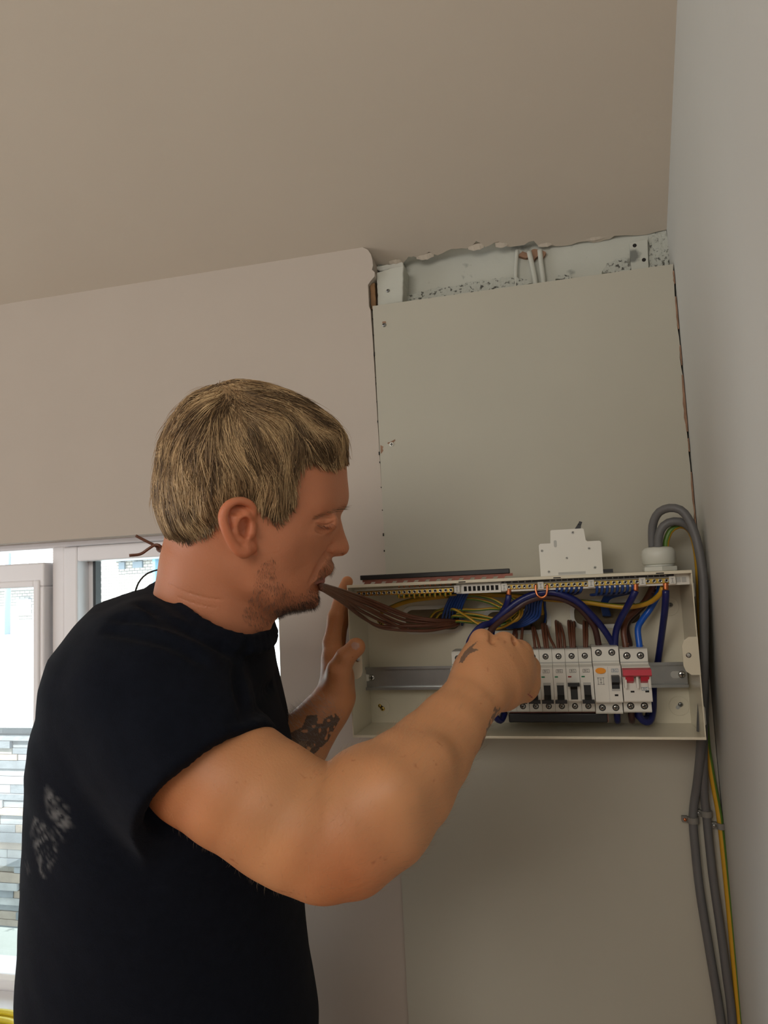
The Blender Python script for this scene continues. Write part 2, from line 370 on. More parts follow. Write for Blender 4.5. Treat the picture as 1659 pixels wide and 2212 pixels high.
tag(slabpx('mortar_ridge', [(1300, 588), (1310, 570), (1330, 560), (1352, 556), (1362, 575), (1360, 592)], 0.046, 0.0552, M_GRIT, None, 0.0, 1.8, 10), 'small gritty mortar patch left of the metal strap', 'mortar')
tag(slabpx('mortar_ridge', [(1200, 602), (1205, 594), (1222, 593), (1236, 598), (1230, 608)], 0.047, 0.0552, M_GRIT, None, 0.0, 1.2, 11), 'tiny gritty mortar crumb ridge right of the buried cables', 'mortar')
tag(slabpx('broken_hole', [(1118, 552), (1130, 543), (1142, 546), (1150, 538), (1168, 537), (1180, 545), (1174, 556), (1160, 552), (1153, 566), (1144, 556), (1130, 556)], 0.047, 0.0552, M_TORN, None, 0.0, 1.4, 12), 'ragged brown hole where the buried cables enter the ceiling', 'hole')
for i, (pts, lab) in enumerate([([(1117, 541), (1115, 570), (1114, 600), (1113, 625)], 'painted-over cable on the left of the three in the recess'),
                                ([(1143, 544), (1150, 575), (1155, 600), (1158, 625)], 'painted-over cable in the middle of the three in the recess'),
                                ([(1166, 540), (1169, 570), (1173, 600), (1175, 625)], 'painted-over cable on the right of the three in the recess')]):
    mb = MB(); mb.tube(spline([UP(x, y, 0.047) for x, y in pts], 14), 0.0034 if i == 0 else 0.0042, 10)
    tag(mb.build('buried_cable', M_OLDPLASTER, None, True), lab, 'cable', 'painted cables in the recess')

# other walls and the floor (out of frame, they bounce the daylight)
mb = MB(); mb.box((-3.1, -3.3, -0.05), (0.4, 0.3, 0)); S(mb.build('floor', M_FLOOR))
mb = MB(); mb.box((-3.1, -3.3, 0), (-3.0, 0.06, 3.9)); S(mb.build('wall_left', M_WALL))
mb = MB(); mb.box((-3.1, -2.5, 0), (0.3, -2.4, 3.9)); S(mb.build('wall_front', M_WALL))

# ------------------------------------------------------------------ window
YW = 0.05
def wx(x, y=1400): return UP(x, y, YW)[0]
def wz(y, x=60): return UP(x, y, YW)[2]
win = bpy.data.objects.new('window_1', None); COL.objects.link(win); win.location = (-1.3, 0.08, WB)
tag(S(win), 'white plastic window with an opening left sash and fixed right pane', 'window')
xm0, xm1 = wx(112), wx(140); zt_in = wz(1183); zb_out, zb_in = ZSILL-0.02, wz(2108, 5)
F_L, F_R, F_T = WL, WR+0.045, WT+0.012
mb = MB(); mb.box((F_L, YW+0.0002, zt_in-0.004), (F_R, YW+0.06, F_T)); mb.build('frame_head', M_FRAME, win, bevel=0.004)
mb = MB(); mb.box((xm0, YW+0.0001, zb_in-0.01), (xm1, YW+0.06, zt_in)); mb.build('mullion', M_FRAME, win, bevel=0.004)
mb = MB(); mb.box((F_L, YW+0.0002, zb_out), (F_R, YW+0.06, zb_in+0.004)); mb.build('frame_bottom', M_FRAME, win, bevel=0.004)
mb = MB(); mb.box((F_R-0.03, YW+0.0003, zb_in), (F_R, YW+0.06, zt_in)); mb.build('frame_jamb', M_FRAME, win, bevel=0.004)
mb = MB(); mb.box((F_L, YW+0.0003, zb_in), (F_L+0.05, YW+0.06, zt_in)); mb.build('frame_jamb', M_FRAME, win, bevel=0.004)
# left sash: proud of the frame, stepped profile
sx1, sz1, gx1, gz1 = wx(106), wz(1218), wx(86, 1300), wz(1268)
gz0 = UP(5, 2078, 0.07)[2]; sz0 = zb_in-0.002; sx0 = F_L+0.05; gx0 = sx0+0.06
sash = MB()
for (a, b) in [((sx0, YW-0.014, gz1), (sx1, YW+0.045, sz1)), ((sx0, YW-0.014, sz0), (sx1, YW+0.045, gz0)), ((gx1, YW-0.014, gz0), (sx1, YW+0.045, gz1)), ((sx0, YW-0.014, gz0), (gx0, YW+0.045, gz1))]: sash.box(a, b)
so = sash.build('sash', M_FRAME, win, bevel=0.003)
bd = MB(); t = 0.012
bd.box((gx1-0.0012, YW-0.017, gz0-t), (gx1+t, YW+0.012, gz1+t)); bd.box((gx0, YW-0.0165, gz1-0.0008), (gx1, YW+0.012, gz1+t)); bd.box((gx0, YW-0.0165, gz0-t), (gx1, YW+0.012, gz0+0.0008)); bd.build('glazing_bead', M_FRAME, so, bevel=0.003)
g = MB(); g.box((gx1-0.0045, YW+0.0, gz0), (gx1-0.001, YW+0.025, gz1)); g.build('gasket', M_GASKET, so)
g = MB(); g.box((gx0-0.005, YW+0.018, gz0-0.005), (gx1+0.005, YW+0.022, gz1+0.005)); g.build('pane', M_GLASS, so)
# fixed right pane
bx0, bx1, gx = wx(141), wx(170), wx(187); bz = wz(1211, 200)
bd = MB(); bd.box((bx0, YW-0.004, zb_in), (bx1, YW+0.045, zt_in-0.004)); bd.box((bx1, YW-0.004, bz), (F_R-0.03, YW+0.045, zt_in-0.004)); bd.box((bx1, YW-0.004, zb_in), (F_R-0.03, YW+0.045, zb_in+0.03))
bd.build('glazing_bead', M_FRAME, win, bevel=0.003)
g = MB(); g.box((bx1, YW+0.03, zb_in), (gx-0.006, YW+0.043, bz)); g.build('spacer_bar', M_FRAME, win)
g = MB(); g.box((gx-0.006, YW+0.028, zb_in), (gx, YW+0.0445, bz)); g.build('gasket', M_GASKET, win)
g = MB(); g.box((gx-0.01, YW+0.045, zb_in), (F_R-0.03, YW+0.049, bz+0.004)); g.build('pane', M_GLASS, win)
mb = MB(); mb.box((WL, -0.045, ZSILL-0.0275), (WR-0.002, 0.0498, ZSILL)); sl = tag(mb.build('window_sill', M_FRAME, None, bevel=0.006), 'white sill board under the window', 'sill')
S(sl)
# worktop below the sill with the yellow cable coil
KC = UP(-75, 2196, -0.14); KZ = KC[2]-0.100
mb = MB(); mb.box((-2.3, -0.30, KZ-0.03), (-0.80, -0.001, KZ)); wt = thing('worktop', 'grey-green worktop under the window sill', 'worktop', (-1.5, -0.15, 0.0))
mb.build('top', M_TOP, wt, bevel=0.003)
mb = MB(); mb.box((-2.28, -0.28, 0.0), (-0.82, -0.01, KZ-0.03)); mb.build('cabinet_body', M_FRAME, wt)
cl = MB(); t = np.linspace(0, 2*math.pi*14, 14*40); q = t/(2*math.pi)
rr = 0.090-0.012*np.abs((q % 3)/1.5-1)+0.004*np.sin(q*2.4); zz = KZ+0.006+0.0042*q*0.95+0.003*np.sin(3*t)
cl.tube(np.stack([KC[0]+rr*np.cos(t), KC[1]+rr*np.sin(t), zz], 1), 0.0046, 8)
tag(cl.build('cable_coil', M_YCABLE, None, True), 'coil of yellow cable lying on the worktop below the window', 'cable coil')

# ------------------------------------------------------------------ outside
M_TERR = mat('pale_paving', srgb(205, 208, 206), 0.9, var=0.05, vscale=3)
M_STONES = [mat('split_stone_%d' % i, c, 0.9, var=0.25, vscale=14, bump=0.7, bscale=45) for i, c in enumerate(
    [srgb(176, 180, 184), srgb(160, 165, 170), srgb(186, 182, 175), srgb(200, 201, 201), srgb(190, 176, 162), srgb(140, 147, 154)])]
def brick_mat():
    m = bpy.data.materials.new('far_brick'); m.use_nodes = True; nt = m.node_tree; b = nt.nodes['Principled BSDF']; b.inputs['Roughness'].default_value = 0.9
    tc = nt.nodes.new('ShaderNodeTexCoord'); mp = nt.nodes.new('ShaderNodeMapping'); mp.inputs['Rotation'].default_value = (math.pi/2, 0, 0)
    br = nt.nodes.new('ShaderNodeTexBrick'); br.inputs['Scale'].default_value = 5.5; br.inputs['Color1'].default_value = srgb(200, 196, 190); br.inputs['Color2'].default_value = srgb(178, 172, 165)
    br.inputs['Mortar'].default_value = srgb(120, 118, 114); br.inputs['Mortar Size'].default_value = 0.03
    nt.links.new(tc.outputs['Object'], mp.inputs['Vector']); nt.links.new(mp.outputs[0], br.inputs['Vector']); nt.links.new(br.outputs['Color'], b.inputs['Base Color']); return m
YS = 1.15
mb = MB(); mb.box((-6, YS+0.02, -0.3), (3, YS+0.3, 1.16)); rw = tag(S(mb.build('retaining_wall', M_STONES[1])), 'stone-clad retaining wall outside the window', 'wall')
rs = random.Random(11); z = 0.45; row = 0
while z < 1.135:
    h = rs.choice([0.026, 0.03, 0.034, 0.022]); x = -2.35-rs.uniform(0, 0.2)
    while x < -0.75:
        w = rs.uniform(0.12, 0.3); d = rs.uniform(0.0, 0.016)
        if x+w > -2.3:
            s_ = MB(); s_.box((x+0.001, YS-d, z+0.001), (x+w-0.001, YS+0.03, z+h-0.001)); s_.build('stone', rs.choice(M_STONES), rw)
        x += w
    z += h; row += 1
mb = MB(); mb.box((-6, YS-0.03, 1.14), (3, YS+0.35, 1.17)); tag(S(mb.build('coping', M_STONES[0])), 'grey coping stone along the top of the clad wall', 'coping')
mb = MB(); mb.box((-16, YS+0.35, 1.0), (12, 9.2, 1.165)); tag(S(mb.build('terrace', M_TERR)), 'bright pale paved terrace outside', 'terrace')
mb = MB(); mb.box((-6, 0.3, -0.3), (3, YS, -0.02)); S(mb.build('yard', M_TERR))
bh = thing('brick_house', 'far pale brick building seen through the window', 'building', (-5, 9.0, 1.165))
mb = MB(); mb.box((-16, 8.8, 1.165), (8, 9.4, 6.5)); mb.build('wall', brick_mat(), bh)
def far(x, y): return UP(x, y, 8.78)
def farbox(name, x0, y0, x1, y1, d, m):
    a, b = far(x0, y1), far(x1, y0); mb = MB(); mb.box((a[0], 8.78-d, a[2]), (b[0], 8.82, b[2])); return mb.build(name, m, bh)
M_FARD = mat('far_window', srgb(120, 130, 138), 0.3)
farbox('window', 38, 1294, 66, 1330, 0.02, M_STONES[3]); farbox('lintel', 38, 1292, 66, 1295, 0.05, M_FARD)
farbox('plinth', -60, 1352, 84, 1357, 0.06, M_STONES[0]); farbox('eaves', -40, 1273, 84, 1277, 0.12, M_FARD)
farbox('window', 258, 1214, 270, 1230, 0.02, M_FARD); farbox('window', 288, 1212, 308, 1227, 0.02, M_FARD); farbox('gutter', 250, 1207, 360, 1212, 0.1, M_FARD)
farbox('downpipe', 336, 1195, 341, 1260, 0.08, mat('blue_paint', srgb(120, 165, 190), 0.5))
a = UP(19, 1375, 6.5); mb = MB(); mb.tube([(a[0]-0.02, 6.5, 1.165), (a[0]-0.02, 6.5, 2.6)], 0.034, 14)
tag(mb.build('steel_post', mat('blue_grey_paint', srgb(120, 138, 165), 0.5), None, True), 'blue-grey steel post on the terrace outside', 'post')
# ================================================================== consumer unit (open fuse box)
UXL, UXR, UZT, UZB, UYF = -0.3043, 0.1671, 1.5982, 1.3809, -0.1064
UYB = YB-0.0003
unit = thing('consumer_unit', 'open white metal fuse box enclosure mounted on the board', 'fuse box', (-0.07, UYB, UZB))
t = 0.0014
def ubox(name, a, b, m=M_UNIT, bevel=0.0, parent=None): 
    mb = MB(); mb.box(a, b); return mb.build(name, m, parent or unit, bevel=bevel)
# back plate with three rounded cable entries
def rrect(x0, z0, x1, z1, r, n=6):
    o = []
    for cx, cz, a0 in ((x1-r, z1-r, 0), (x0+r, z1-r, 90), (x0+r, z0+r, 180), (x1-r, z0+r, 270)):
        for i in range(n+1):
            q = math.radians(a0+90*i/n); o.append((cx+r*math.cos(q), cz+r*math.sin(q)))
    return o
def plate_with_holes(name, x0, z0, x1, z1, holes, y0, y1, m, parent):
    bm = bmesh.new()
    def loop(pts):
        v = [bm.verts.new((x, y0, z)) for x, z in pts]
        return [bm.edges.new((v[i], v[(i+1) % len(v)])) for i in range(len(v))]
    E_ = loop([(x0, z0), (x1, z0), (x1, z1), (x0, z1)])
    for h in holes: E_ += loop(h)
    bmesh.ops.triangle_fill(bm, edges=E_, use_beauty=True)
    r = bmesh.ops.extrude_face_region(bm, geom=bm.faces[:]); bmesh.ops.translate(bm, vec=(0, y1-y0, 0), verts=[g for g in r['geom'] if isinstance(g, bmesh.types.BMVert)])
    bmesh.ops.recalc_face_normals(bm, faces=bm.faces); me = bpy.data.meshes.new(name); bm.to_mesh(me); bm.free(); me.materials.append(m)
    return link(name, me, parent)
def upz(x, y, yy=UYB): v = UP(x, y, yy); return v[0], v[2]
holes = []
for (xa, ya, xb, yb) in [(878, 1314, 992, 1362), (1053, 1318, 1180, 1363), (1242, 1300, 1380, 1350)]:
    a = upz(xa, yb); b = upz(xb, ya); holes.append(rrect(a[0], a[1], b[0], b[1], 0.012))
plate_with_holes('back_plate', UXL, UZB, UXR, UZT, holes, UYB-t, UYB, M_UNIT, unit)
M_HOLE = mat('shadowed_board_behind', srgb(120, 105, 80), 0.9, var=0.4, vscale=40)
for i, h in enumerate(holes):
    xs = [q[0] for q in h]; zs = [q[1] for q in h]; m_ = 0.006
    # grommet ring: moulded raised rim
    o = rrect(min(xs)-m_, min(zs)-m_, max(xs)+m_, max(zs)+m_, 0.016); bmh = MB()
    n_ = len(o); V = [(x, UYB-t-0.0016, z) for x, z in o]+[(x, UYB-t-0.0016, z) for x, z in h]+[(x, UYB-t, z) for x, z in o]+[(x, UYB+0.0001, z) for x, z in h]
    Fq = []
    for k in range(n_):
        k2 = (k+1) % n_; Fq += [(k, k2, n_+k2, n_+k), (k, k2, 2*n_+k2, 2*n_+k), (n_+k, n_+k2, 3*n_+k2, 3*n_+k)]
    bmh.add(V, Fq); bmh.build('entry_grommet', M_PLASTIC, unit)
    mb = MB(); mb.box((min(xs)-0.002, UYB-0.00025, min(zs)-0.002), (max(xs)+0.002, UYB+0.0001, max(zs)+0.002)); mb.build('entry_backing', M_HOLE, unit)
ubox('side_panel', (UXL, UYF, UZB), (UXL+t, UYB-t, UZT)); ubox('side_panel', (UXR-t, UYF, UZB), (UXR, UYB-t, UZT))
ubox('top_panel', (UXL, UYF, UZT-t), (UXR, UYB, UZT)); ubox('bottom_panel', (UXL, UYF, UZB), (UXR, UYB-t, UZB+t))
# folded lips and fixing tabs along the front edge
ubox('top_lip', (UXL, UYF-0.0012, UZT-0.0042), (UXR, UYF, UZT), bevel=0.0005)
ubox('bottom_lip', (UXL, UYF-0.0012, UZB), (UXR, UYF, UZB+0.0035), bevel=0.0005)
def tab(x0, x1, z0, z1, cut, side):
    pts = [(x0, z0), (x1, z0), (x1, z1), (x0, z1)]
    if side > 0: pts = [(x1, z0), (x1, z1), (x0+cut, z1), (x0+cut*0.3, z1-cut*0.5), (x0, z1-cut*1.3), (x0, z0+cut*1.3), (x0+cut*0.3, z0+cut*0.5), (x0+cut, z0)]
    else: pts = [(x0, z0), (x1-cut, z0), (x1-cut*0.3, z0+cut*0.5), (x1, z0+cut*1.3), (x1, z1-cut*1.3), (x1-cut*0.3, z1-cut*0.5), (x1-cut, z1), (x0, z1)]
    mb = MB(); mb.prism(pts, 'y', UYF-0.0013, UYF); o = mb.build('fixing_tab', M_UNIT, unit)
    cx = (x0+x1)/2-0.003*side; cz = (z0+z1)/2+0.001
    mb = MB(); mb.lathe([(0.0033, -0.0022), (0.0033, -0.0012)], (cx, UYF, cz), 'y', 14); mb.build('tab_hole_rim', M_STEEL, o, True)
    mb = MB(); mb.lathe([(0.0023, -0.0024), (0.0023, -0.0015)], (cx, UYF, cz), 'y', 14); mb.build('tab_hole', M_GREYLINE, o, True)
a = upz(1478, 1458, UYF); b = upz(1515, 1375, UYF); tab(a[0], UXR, a[1], b[1], 0.009, 1)
a = upz(752, 1467, UYF); b = upz(781, 1385, UYF); tab(UXL, b[0], a[1], b[1], 0.008, -1)
for x, y0, y1 in ((UXR, 1258, 1290), (UXR, 1530, 1572)):
    z1, z0 = upz(1505, y0, UYF)[1], upz(1525, y1, UYF)[1]
    ubox('knockout_cap', (UXR, UYF+0.012, z0), (UXR+0.004, UYF+0.05, z1), M_PLASTIC, 0.002)
# fixing screws with slotted holes and embossed rings in the corners of the back plate
for (x, y) in ((1445, 1310), (1467, 1525), (824, 1528), (822, 1345)):
    c = UP(x, y, UYB-t); mb = MB(); tt = np.linspace(0, 2*math.pi, 33); R_ = 0.0135
    mb.tube(np.stack([c[0]+R_*np.cos(tt), np.full(33, UYB-t), c[2]+R_*np.sin(tt)], 1), 0.0005, 6, caps=False); mb.build('embossed_ring', M_UNIT, unit)
    s_ = MB(); an = math.radians(45 if x > 1000 else -45); dx, dz = math.cos(an)*0.006, math.sin(an)*0.006
    sl = [(c[0]+dx*k/2+0.0026*math.cos(q), c[2]+dz*k/2+0.0026*math.sin(q)) for k, q0 in ((1, an-math.pi/2), (-1, an+math.pi/2)) for q in np.linspace(q0, q0+math.pi, 7)]
    s_.prism(sl, 'y', UYB-t-0.0004, UYB-t); s_.build('slot', M_DARK if x < 1000 else M_GREYLINE, unit)
    screw_at(c[0]+dx*0.5, c[2]+dz*0.5, UYB-t-0.0003, 0.0034, unit, M_BRASS if x < 1000 else M_GALV, 'fixing_screw')
    if x < 1000: screw_at(c[0]-dx*0.6, c[2]-dz*0.6, UYB-t-0.0003, 0.0028, unit, M_BRASS, 'fixing_screw')
# DIN rail (top-hat section)
RZ = 0.5*(upz(860, 1440, -0.03)[1]+upz(860, 1490, -0.03)[1]); RX0, RX1 = UP(782, 1460, -0.03)[0], UP(1486, 1460, -0.03)[0]
RY = -0.032
rp = [(RY, RZ+0.0175), (RY, RZ+0.0135), (RY+0.0065, RZ+0.0135), (RY+0.0065, RZ-0.0135), (RY, RZ-0.0135), (RY, RZ-0.0175), (RY+0.001, RZ-0.0175), (RY+0.001, RZ-0.0145), (RY+0.0075, RZ-0.0145), (RY+0.0075, RZ+0.0145), (RY+0.001, RZ+0.0145), (RY+0.001, RZ+0.0175)]
mb = MB(); mb.prism(rp, 'x', RX0, RX1); rail = mb.build('din_rail', M_GALV, unit)
for x, zz in ((803, 1464), (1473, 1457)):
    c = UP(x, zz, RY+0.006); screw_at(c[0], c[2], RY+0.0063, 0.005, rail, M_STEEL, 'rail_screw')
    mb = MB(); sx = -0.009 if x < 1000 else -0.009; pts = rrect(c[0]+sx-0.006, c[2]-0.005, c[0]+sx+0.007, c[2]+0.005, 0.0048); mb.prism(pts, 'y', RY+0.0058, RY+0.0066); mb.build('rail_slot', M_PLASTIC if x < 1000 else M_GREYLINE, rail)
for x in (RX0+0.012, RX1-0.012): ubox('rail_standoff', (x-0.008, RY+0.0076, RZ-0.011), (x+0.008, UYB-t, RZ+0.011))

# terminal rail: white plastic carrier under the top panel with brass bars, screws and numbers
YT = -0.094
def tz(x, y): return upz(x, y, YT)
def carrier(name, x0, x1, zc0, h, m=M_PLASTIC, yy0=YT, yy1=YT+0.016):
    return ubox(name, (x0, yy0, zc0-h/2), (x1, yy1, zc0+h/2), m, 0.0004)
zb_l = tz(870, 1279)[1]; zb_r = tz(1270, 1261)[1]
car = ubox('terminal_carrier', (tz(985, 1273)[0], YT+0.0025, zb_r-0.0065), (tz(1490, 1252)[0], YT+0.004, zb_r+0.0085), M_PLASTIC, 0.0004)
ubox('carrier_shelf', (UXL+0.006, YT+0.004, UZT-0.009), (UXR-0.004, YT+0.02, UZT-0.0075), M_PLASTIC)
term_screw = MB(); term_screw.lathe([(0.0027, 0.0), (0.0027, -0.0012), (0.0022, -0.0016), (0.0014, -0.0009)], (0, 0, 0), 'y', 12)
TS = term_screw.mesh('terminal_screw', M_STEEL, True)
slot = MB(); slot.box((-0.0018, -0.0018, -0.0004), (0.0018, -0.0008, 0.0004)); slot.box((-0.0004, -0.0018, -0.0018), (0.0004, -0.0008, 0.0018)); TSL = slot.mesh('cross_slot', M_DARK)
def bar(xs0, xs1, n, zc, name='terminal_bar'):
    p0 = (xs1-xs0)/(n-1); mb = MB(); mb.box((xs0-p0*0.5, YT-0.0006, zc-0.0034), (xs1+p0*0.5, YT+0.0066, zc+0.0034)); b = mb.build(name, M_BRASS, unit, bevel=0.0008)
    for i in range(n):
        o = link('terminal_screw', TS, b); o.location = (xs0+p0*i, YT-0.0005, zc); o.rotation_euler = (0, random.uniform(0, 1.5), 0)
        q = link('cross_slot', TSL, b); q.location = (xs0+p0*i, YT-0.0005, zc); q.rotation_euler = (0, random.uniform(0, 1.5), 0)
    return b
BARS = []
BARS.append(bar(tz(776, 1283)[0], tz(974, 1274)[0], 19, zb_l))
for xa, xb, n in ((1099, 1155, 6), (1180, 1265, 8), (1289, 1376, 8), (1400, 1440, 4)):
    BARS.append(bar(tz(xa, 1262)[0], tz(xb, 1258)[0], n, zb_r))
for x in (987, 1089, 1168, 1277, 1388, 1453):   # clips between the bars
    c = tz(x, 1264); z_ = zb_r if x > 1000 else zb_l+0.001
    mb = MB(); mb.box((c[0]-0.0042, YT-0.002, z_-0.005), (c[0]+0.0042, YT+0.004, z_+0.0055)); k = mb.build('bar_clip', M_PLASTIC, unit, bevel=0.0006)
    mb = MB(); mb.box((c[0]-0.0006, YT-0.0024, z_-0.003), (c[0]+0.0006, YT-0.0018, z_+0.003)); mb.box((c[0]-0.002, YT-0.0024, z_+0.0024), (c[0]+0.002, YT-0.0018, z_+0.003)); mb.box((c[0]-0.002, YT-0.0024, z_-0.003), (c[0]+0.002, YT-0.0018, z_-0.0024)); mb.build('clip_mark', M_GREYLINE, k)
# slotted section between earth and neutral bars
x0_, x1_ = tz(998, 1270)[0], tz(1082, 1267)[0]
o = rrect(x0_, zb_r-0.0066, x1_, zb_r+0.0058, 0.001); hs = []
for i in range(8):
    xx = x0_+0.002+(x1_-x0_-0.004)*(i+0.1)/8; w_ = (x1_-x0_)/8*0.62; hs.append([(xx, zb_r-0.0034), (xx+w_, zb_r-0.0034), (xx+w_, zb_r+0.0034), (xx, zb_r+0.0034)])
plate_with_holes('slotted_carrier', x0_, zb_r-0.0066, x1_, zb_r+0.006, hs, YT-0.001, YT+0.001, M_PLASTIC, unit)
ubox('slotted_backing', (x0_, YT+0.001, zb_r-0.0064), (x1_, YT+0.0024, zb_r+0.0058), M_DARK)
c0 = tz(1462, 1256); 
for i in range(2):
    x_ = tz(1466+i*12, 1252)[0]; ubox('square_slot', (x_-0.0028, YT+0.0019, zb_r-0.003), (x_+0.0028, YT+0.0026, zb_r+0.0035), M_GREYLINE)
# black number strips with the printed numbers
nz = 1.5921
ns = ubox('number_strip', (tz(1083, 1250)[0], YT-0.0012, nz-0.0016), (tz(1455, 1240)[0], YT+0.002, nz+0.0016), M_BLACKP)
for body, xa, xb in (('11 10 9 8 7', 1090, 1148), ('6 5 4 3 2 1 N', 1188, 1262), ('7 6 5 4 3 2 1 N', 1286, 1372), ('3 2 1 N', 1399, 1437)):
    wl = body.split(); 
    for i, w_ in enumerate(wl):
        me = text_mesh(w_, 0.0032); me.materials.append(M_WHITEINK); q = link('number', me, ns)
        q.location = (tz(xa+(xb-xa)*i/(len(wl)-1), 1246)[0], YT-0.0014, nz)
for x in (998, 1203, 1425):   # small slots in the top lip
    c = upz(x, 1252-0.04*(x-998), UYF); ubox('lip_slot', (c[0]-0.005, UYF-0.0014, UZT-0.0033), (c[0]+0.005, UYF-0.0011, UZT-0.0019), M_DARK)

# ------------------------------------------------------------------ modular devices
PITCH = 0.01765
YD = RY+0.001         # back of devices
def device_profile(n=1):   # (y, z) section: terminals top and bottom, nose in the middle
    return [(YD, -0.0425), (YD-0.044, -0.0425), (YD-0.046, -0.0405), (YD-0.046, -0.0262), (YD-0.0635, -0.0252), (YD-0.0645, -0.0235), (YD-0.0645, 0.019), (YD-0.063, 0.0205), (YD-0.048, 0.0222), (YD-0.046, 0.0242), (YD-0.046, 0.0405), (YD-0.044, 0.0425), (YD, 0.0425)]
def dev_body(w, name='body'):
    mb = MB(); mb.prism(device_profile(), 'x', -w/2+0.0002, w/2-0.0002); return mb.mesh(name, M_PLASTIC)
dscrew = MB(); dscrew.lathe([(0.0031, 0.0008), (0.0031, -0.0004), (0.0024, -0.0011), (0.001, -0.0012)], (0, 0, 0), 'y', 14); DS = dscrew.mesh('terminal_screw', M_STEEL, True)
dring = MB(); dring.lathe([(0.0042, 0.0005), (0.0042, -0.00015), (0.0031, -0.00015)], (0, 0, 0), 'y', 16); DR = dring.mesh('screw_well', M_BLACKP)
dslot = MB(); dslot.box((-0.0021, -0.0015, -0.0005), (0.0021, -0.0009, 0.0005)); dslot.box((-0.0005, -0.0015, -0.0021), (0.0005, -0.0009, 0.0021)); DSL = dslot.mesh('cross_slot', M_DARK)
YN = YD-0.0645; YTm = YD-0.046
BGM = text_mesh('BG', 0.0042, 'logo'); BGM.materials.append(M_INK)
BGB = text_mesh('BG', 0.0042, 'logo'); BGB.materials.append(M_INKB)
def frame_mesh(w, h, t_, m):
    mb = MB()
    for a, b in (((-w/2, 0, -h/2), (w/2, 0.0002, -h/2+t_)), ((-w/2, 0, h/2-t_), (w/2, 0.0002, h/2)), ((-w/2, 0, -h/2), (-w/2+t_, 0.0002, h/2)), ((w/2-t_, 0, -h/2), (w/2, 0.0002, h/2))): mb.box(a, b)
    return mb.mesh('logo_frame', m)
LF, LFB = frame_mesh(0.0088, 0.0046, 0.0004, M_INK), frame_mesh(0.0088, 0.0046, 0.0004, M_INKB)
_txt = {}
def tprint(par, body, size, x, z, m=M_INK, y=None, name='printed_text'):
    k = (body, size, m.name)
    if k not in _txt: _txt[k] = text_mesh(body, size, name); _txt[k].materials.append(m)
    o = link(name, _txt[k], par); o.location = (x, (YN if y is None else y)-0.00025, z); return o
def child(name, me, par, loc=(0, 0, 0)):
    o = bpy.data.objects.new(name, me); COL.objects.link(o); o.parent = par; o.location = loc; return o
def bxm(name, a, b, m):
    mb = MB(); mb.box(a, b); return mb.mesh(name, m)
MCBB = dev_body(PITCH)
TOG_OFF = MB(); TOG_OFF.box((-0.0046, YN-0.0006, -0.0225), (0.0046, YN+0.001, -0.0035)); TOG_OFF.prism([(YN+0.001, -0.0245), (YN-0.010, -0.0255), (YN-0.0115, -0.0225), (YN+0.001, -0.0155)], 'x', -0.0046, 0.0046); TOG_OFF.prism([(YN-0.0085, -0.0262), (YN-0.0125, -0.026), (YN-0.0125, -0.0215), (YN-0.0085, -0.0212)], 'x', -0.0078, 0.0078)
TOG_ON = MB(); TOG_ON.box((-0.0046, YN-0.0006, -0.0225), (0.0046, YN+0.001, -0.0035)); TOG_ON.prism([(YN+0.001, -0.001), (YN-0.010, 0.0005), (YN-0.0115, -0.0025), (YN+0.001, -0.010)], 'x', -0.0046, 0.0046); TOG_ON.prism([(YN-0.0085, 0.0012), (YN-0.0125, 0.001), (YN-0.0125, -0.0035), (YN-0.0085, -0.0038)], 'x', -0.0078, 0.0078)
TOFF, TON = TOG_OFF.mesh('toggle', M_BLACKP), TOG_ON.mesh('toggle', M_BLACKP)
WINM = bxm('toggle_window', (-0.005, YN-0.0002, -0.004), (0.005, YN+0.001, 0.0), M_GREYLINE)
IND_G, IND_R = bxm('indicator', (-0.0022, -0.0003, -0.0009), (0.0022, 0.0003, 0.0009), M_GREEN), bxm('indicator', (-0.0022, -0.0003, -0.0009), (0.0022, 0.0003, 0.0009), M_REDI)
STEP = bxm('moulded_line', (-PITCH/2+0.0003, YTm-0.0003, 0.0238), (PITCH/2-0.0003, YTm+0.0003, 0.0256), M_GREYLINE)
CLEARM = bxm('top_grey_face', (-PITCH/2+0.0002, YD-0.040, 0.0425), (PITCH/2-0.0002, YD-0.004, 0.0429), M_GREYLINE)
def term(par, x, z, r=1.0):
    for nm, me in (('screw_well', DR), ('terminal_screw', DS)):
        o = child(nm, me, par, (x, YTm, z)); o.scale = (r, 1, r)
        if nm == 'terminal_screw':
            q = child('cross_slot', DSL, o); q.rotation_euler = (0, random.uniform(0, 1.5), 0)
def breaker(x, on, rating, label, group='circuit breakers on the rail', logo=True):
    e = bpy.data.objects.new('circuit_breaker', None); COL.objects.link(e); e.location = (x, 0, RZ); e.empty_display_size = 0.01
    tag(e, label, 'circuit breaker', group)
    b = child('body', MCBB, e); child('moulded_line', STEP, e); child('top_face', CLEARM, e)
    child('toggle', TON if on else TOFF, e); child('toggle_window', WINM, e)
    term(e, 0, 0.0335); term(e, 0, -0.0345)
    child('logo', BGM, e, (0, YN-0.00025, 0.0155)); child('logo_frame', LF, e, (0, YN-0.0002, 0.0155))
    child('indicator', IND_R if on else IND_G, e, (-0.0045, YN-0.0001, 0.0078))
    tprint(e, rating, 0.003, 0.0012, 0.0078); tprint(e, 'CUMB'+rating[1:], 0.0022, -0.0042, 0.0108); tprint(e, '230/400V~', 0.0016, 0.003, 0.0096)
    tprint(e, 'IEC 60898-1', 0.0016, -0.0022, 0.0055); tprint(e, 'UK', 0.0022, -0.0048, 0.0032); tprint(e, 'CA', 0.0022, -0.0045, 0.0014); tprint(e, '6000', 0.0018, 0.0052, 0.0028)
    return e
XR0 = UP(1283, 1475, YN+0.01)[0]-0.0005
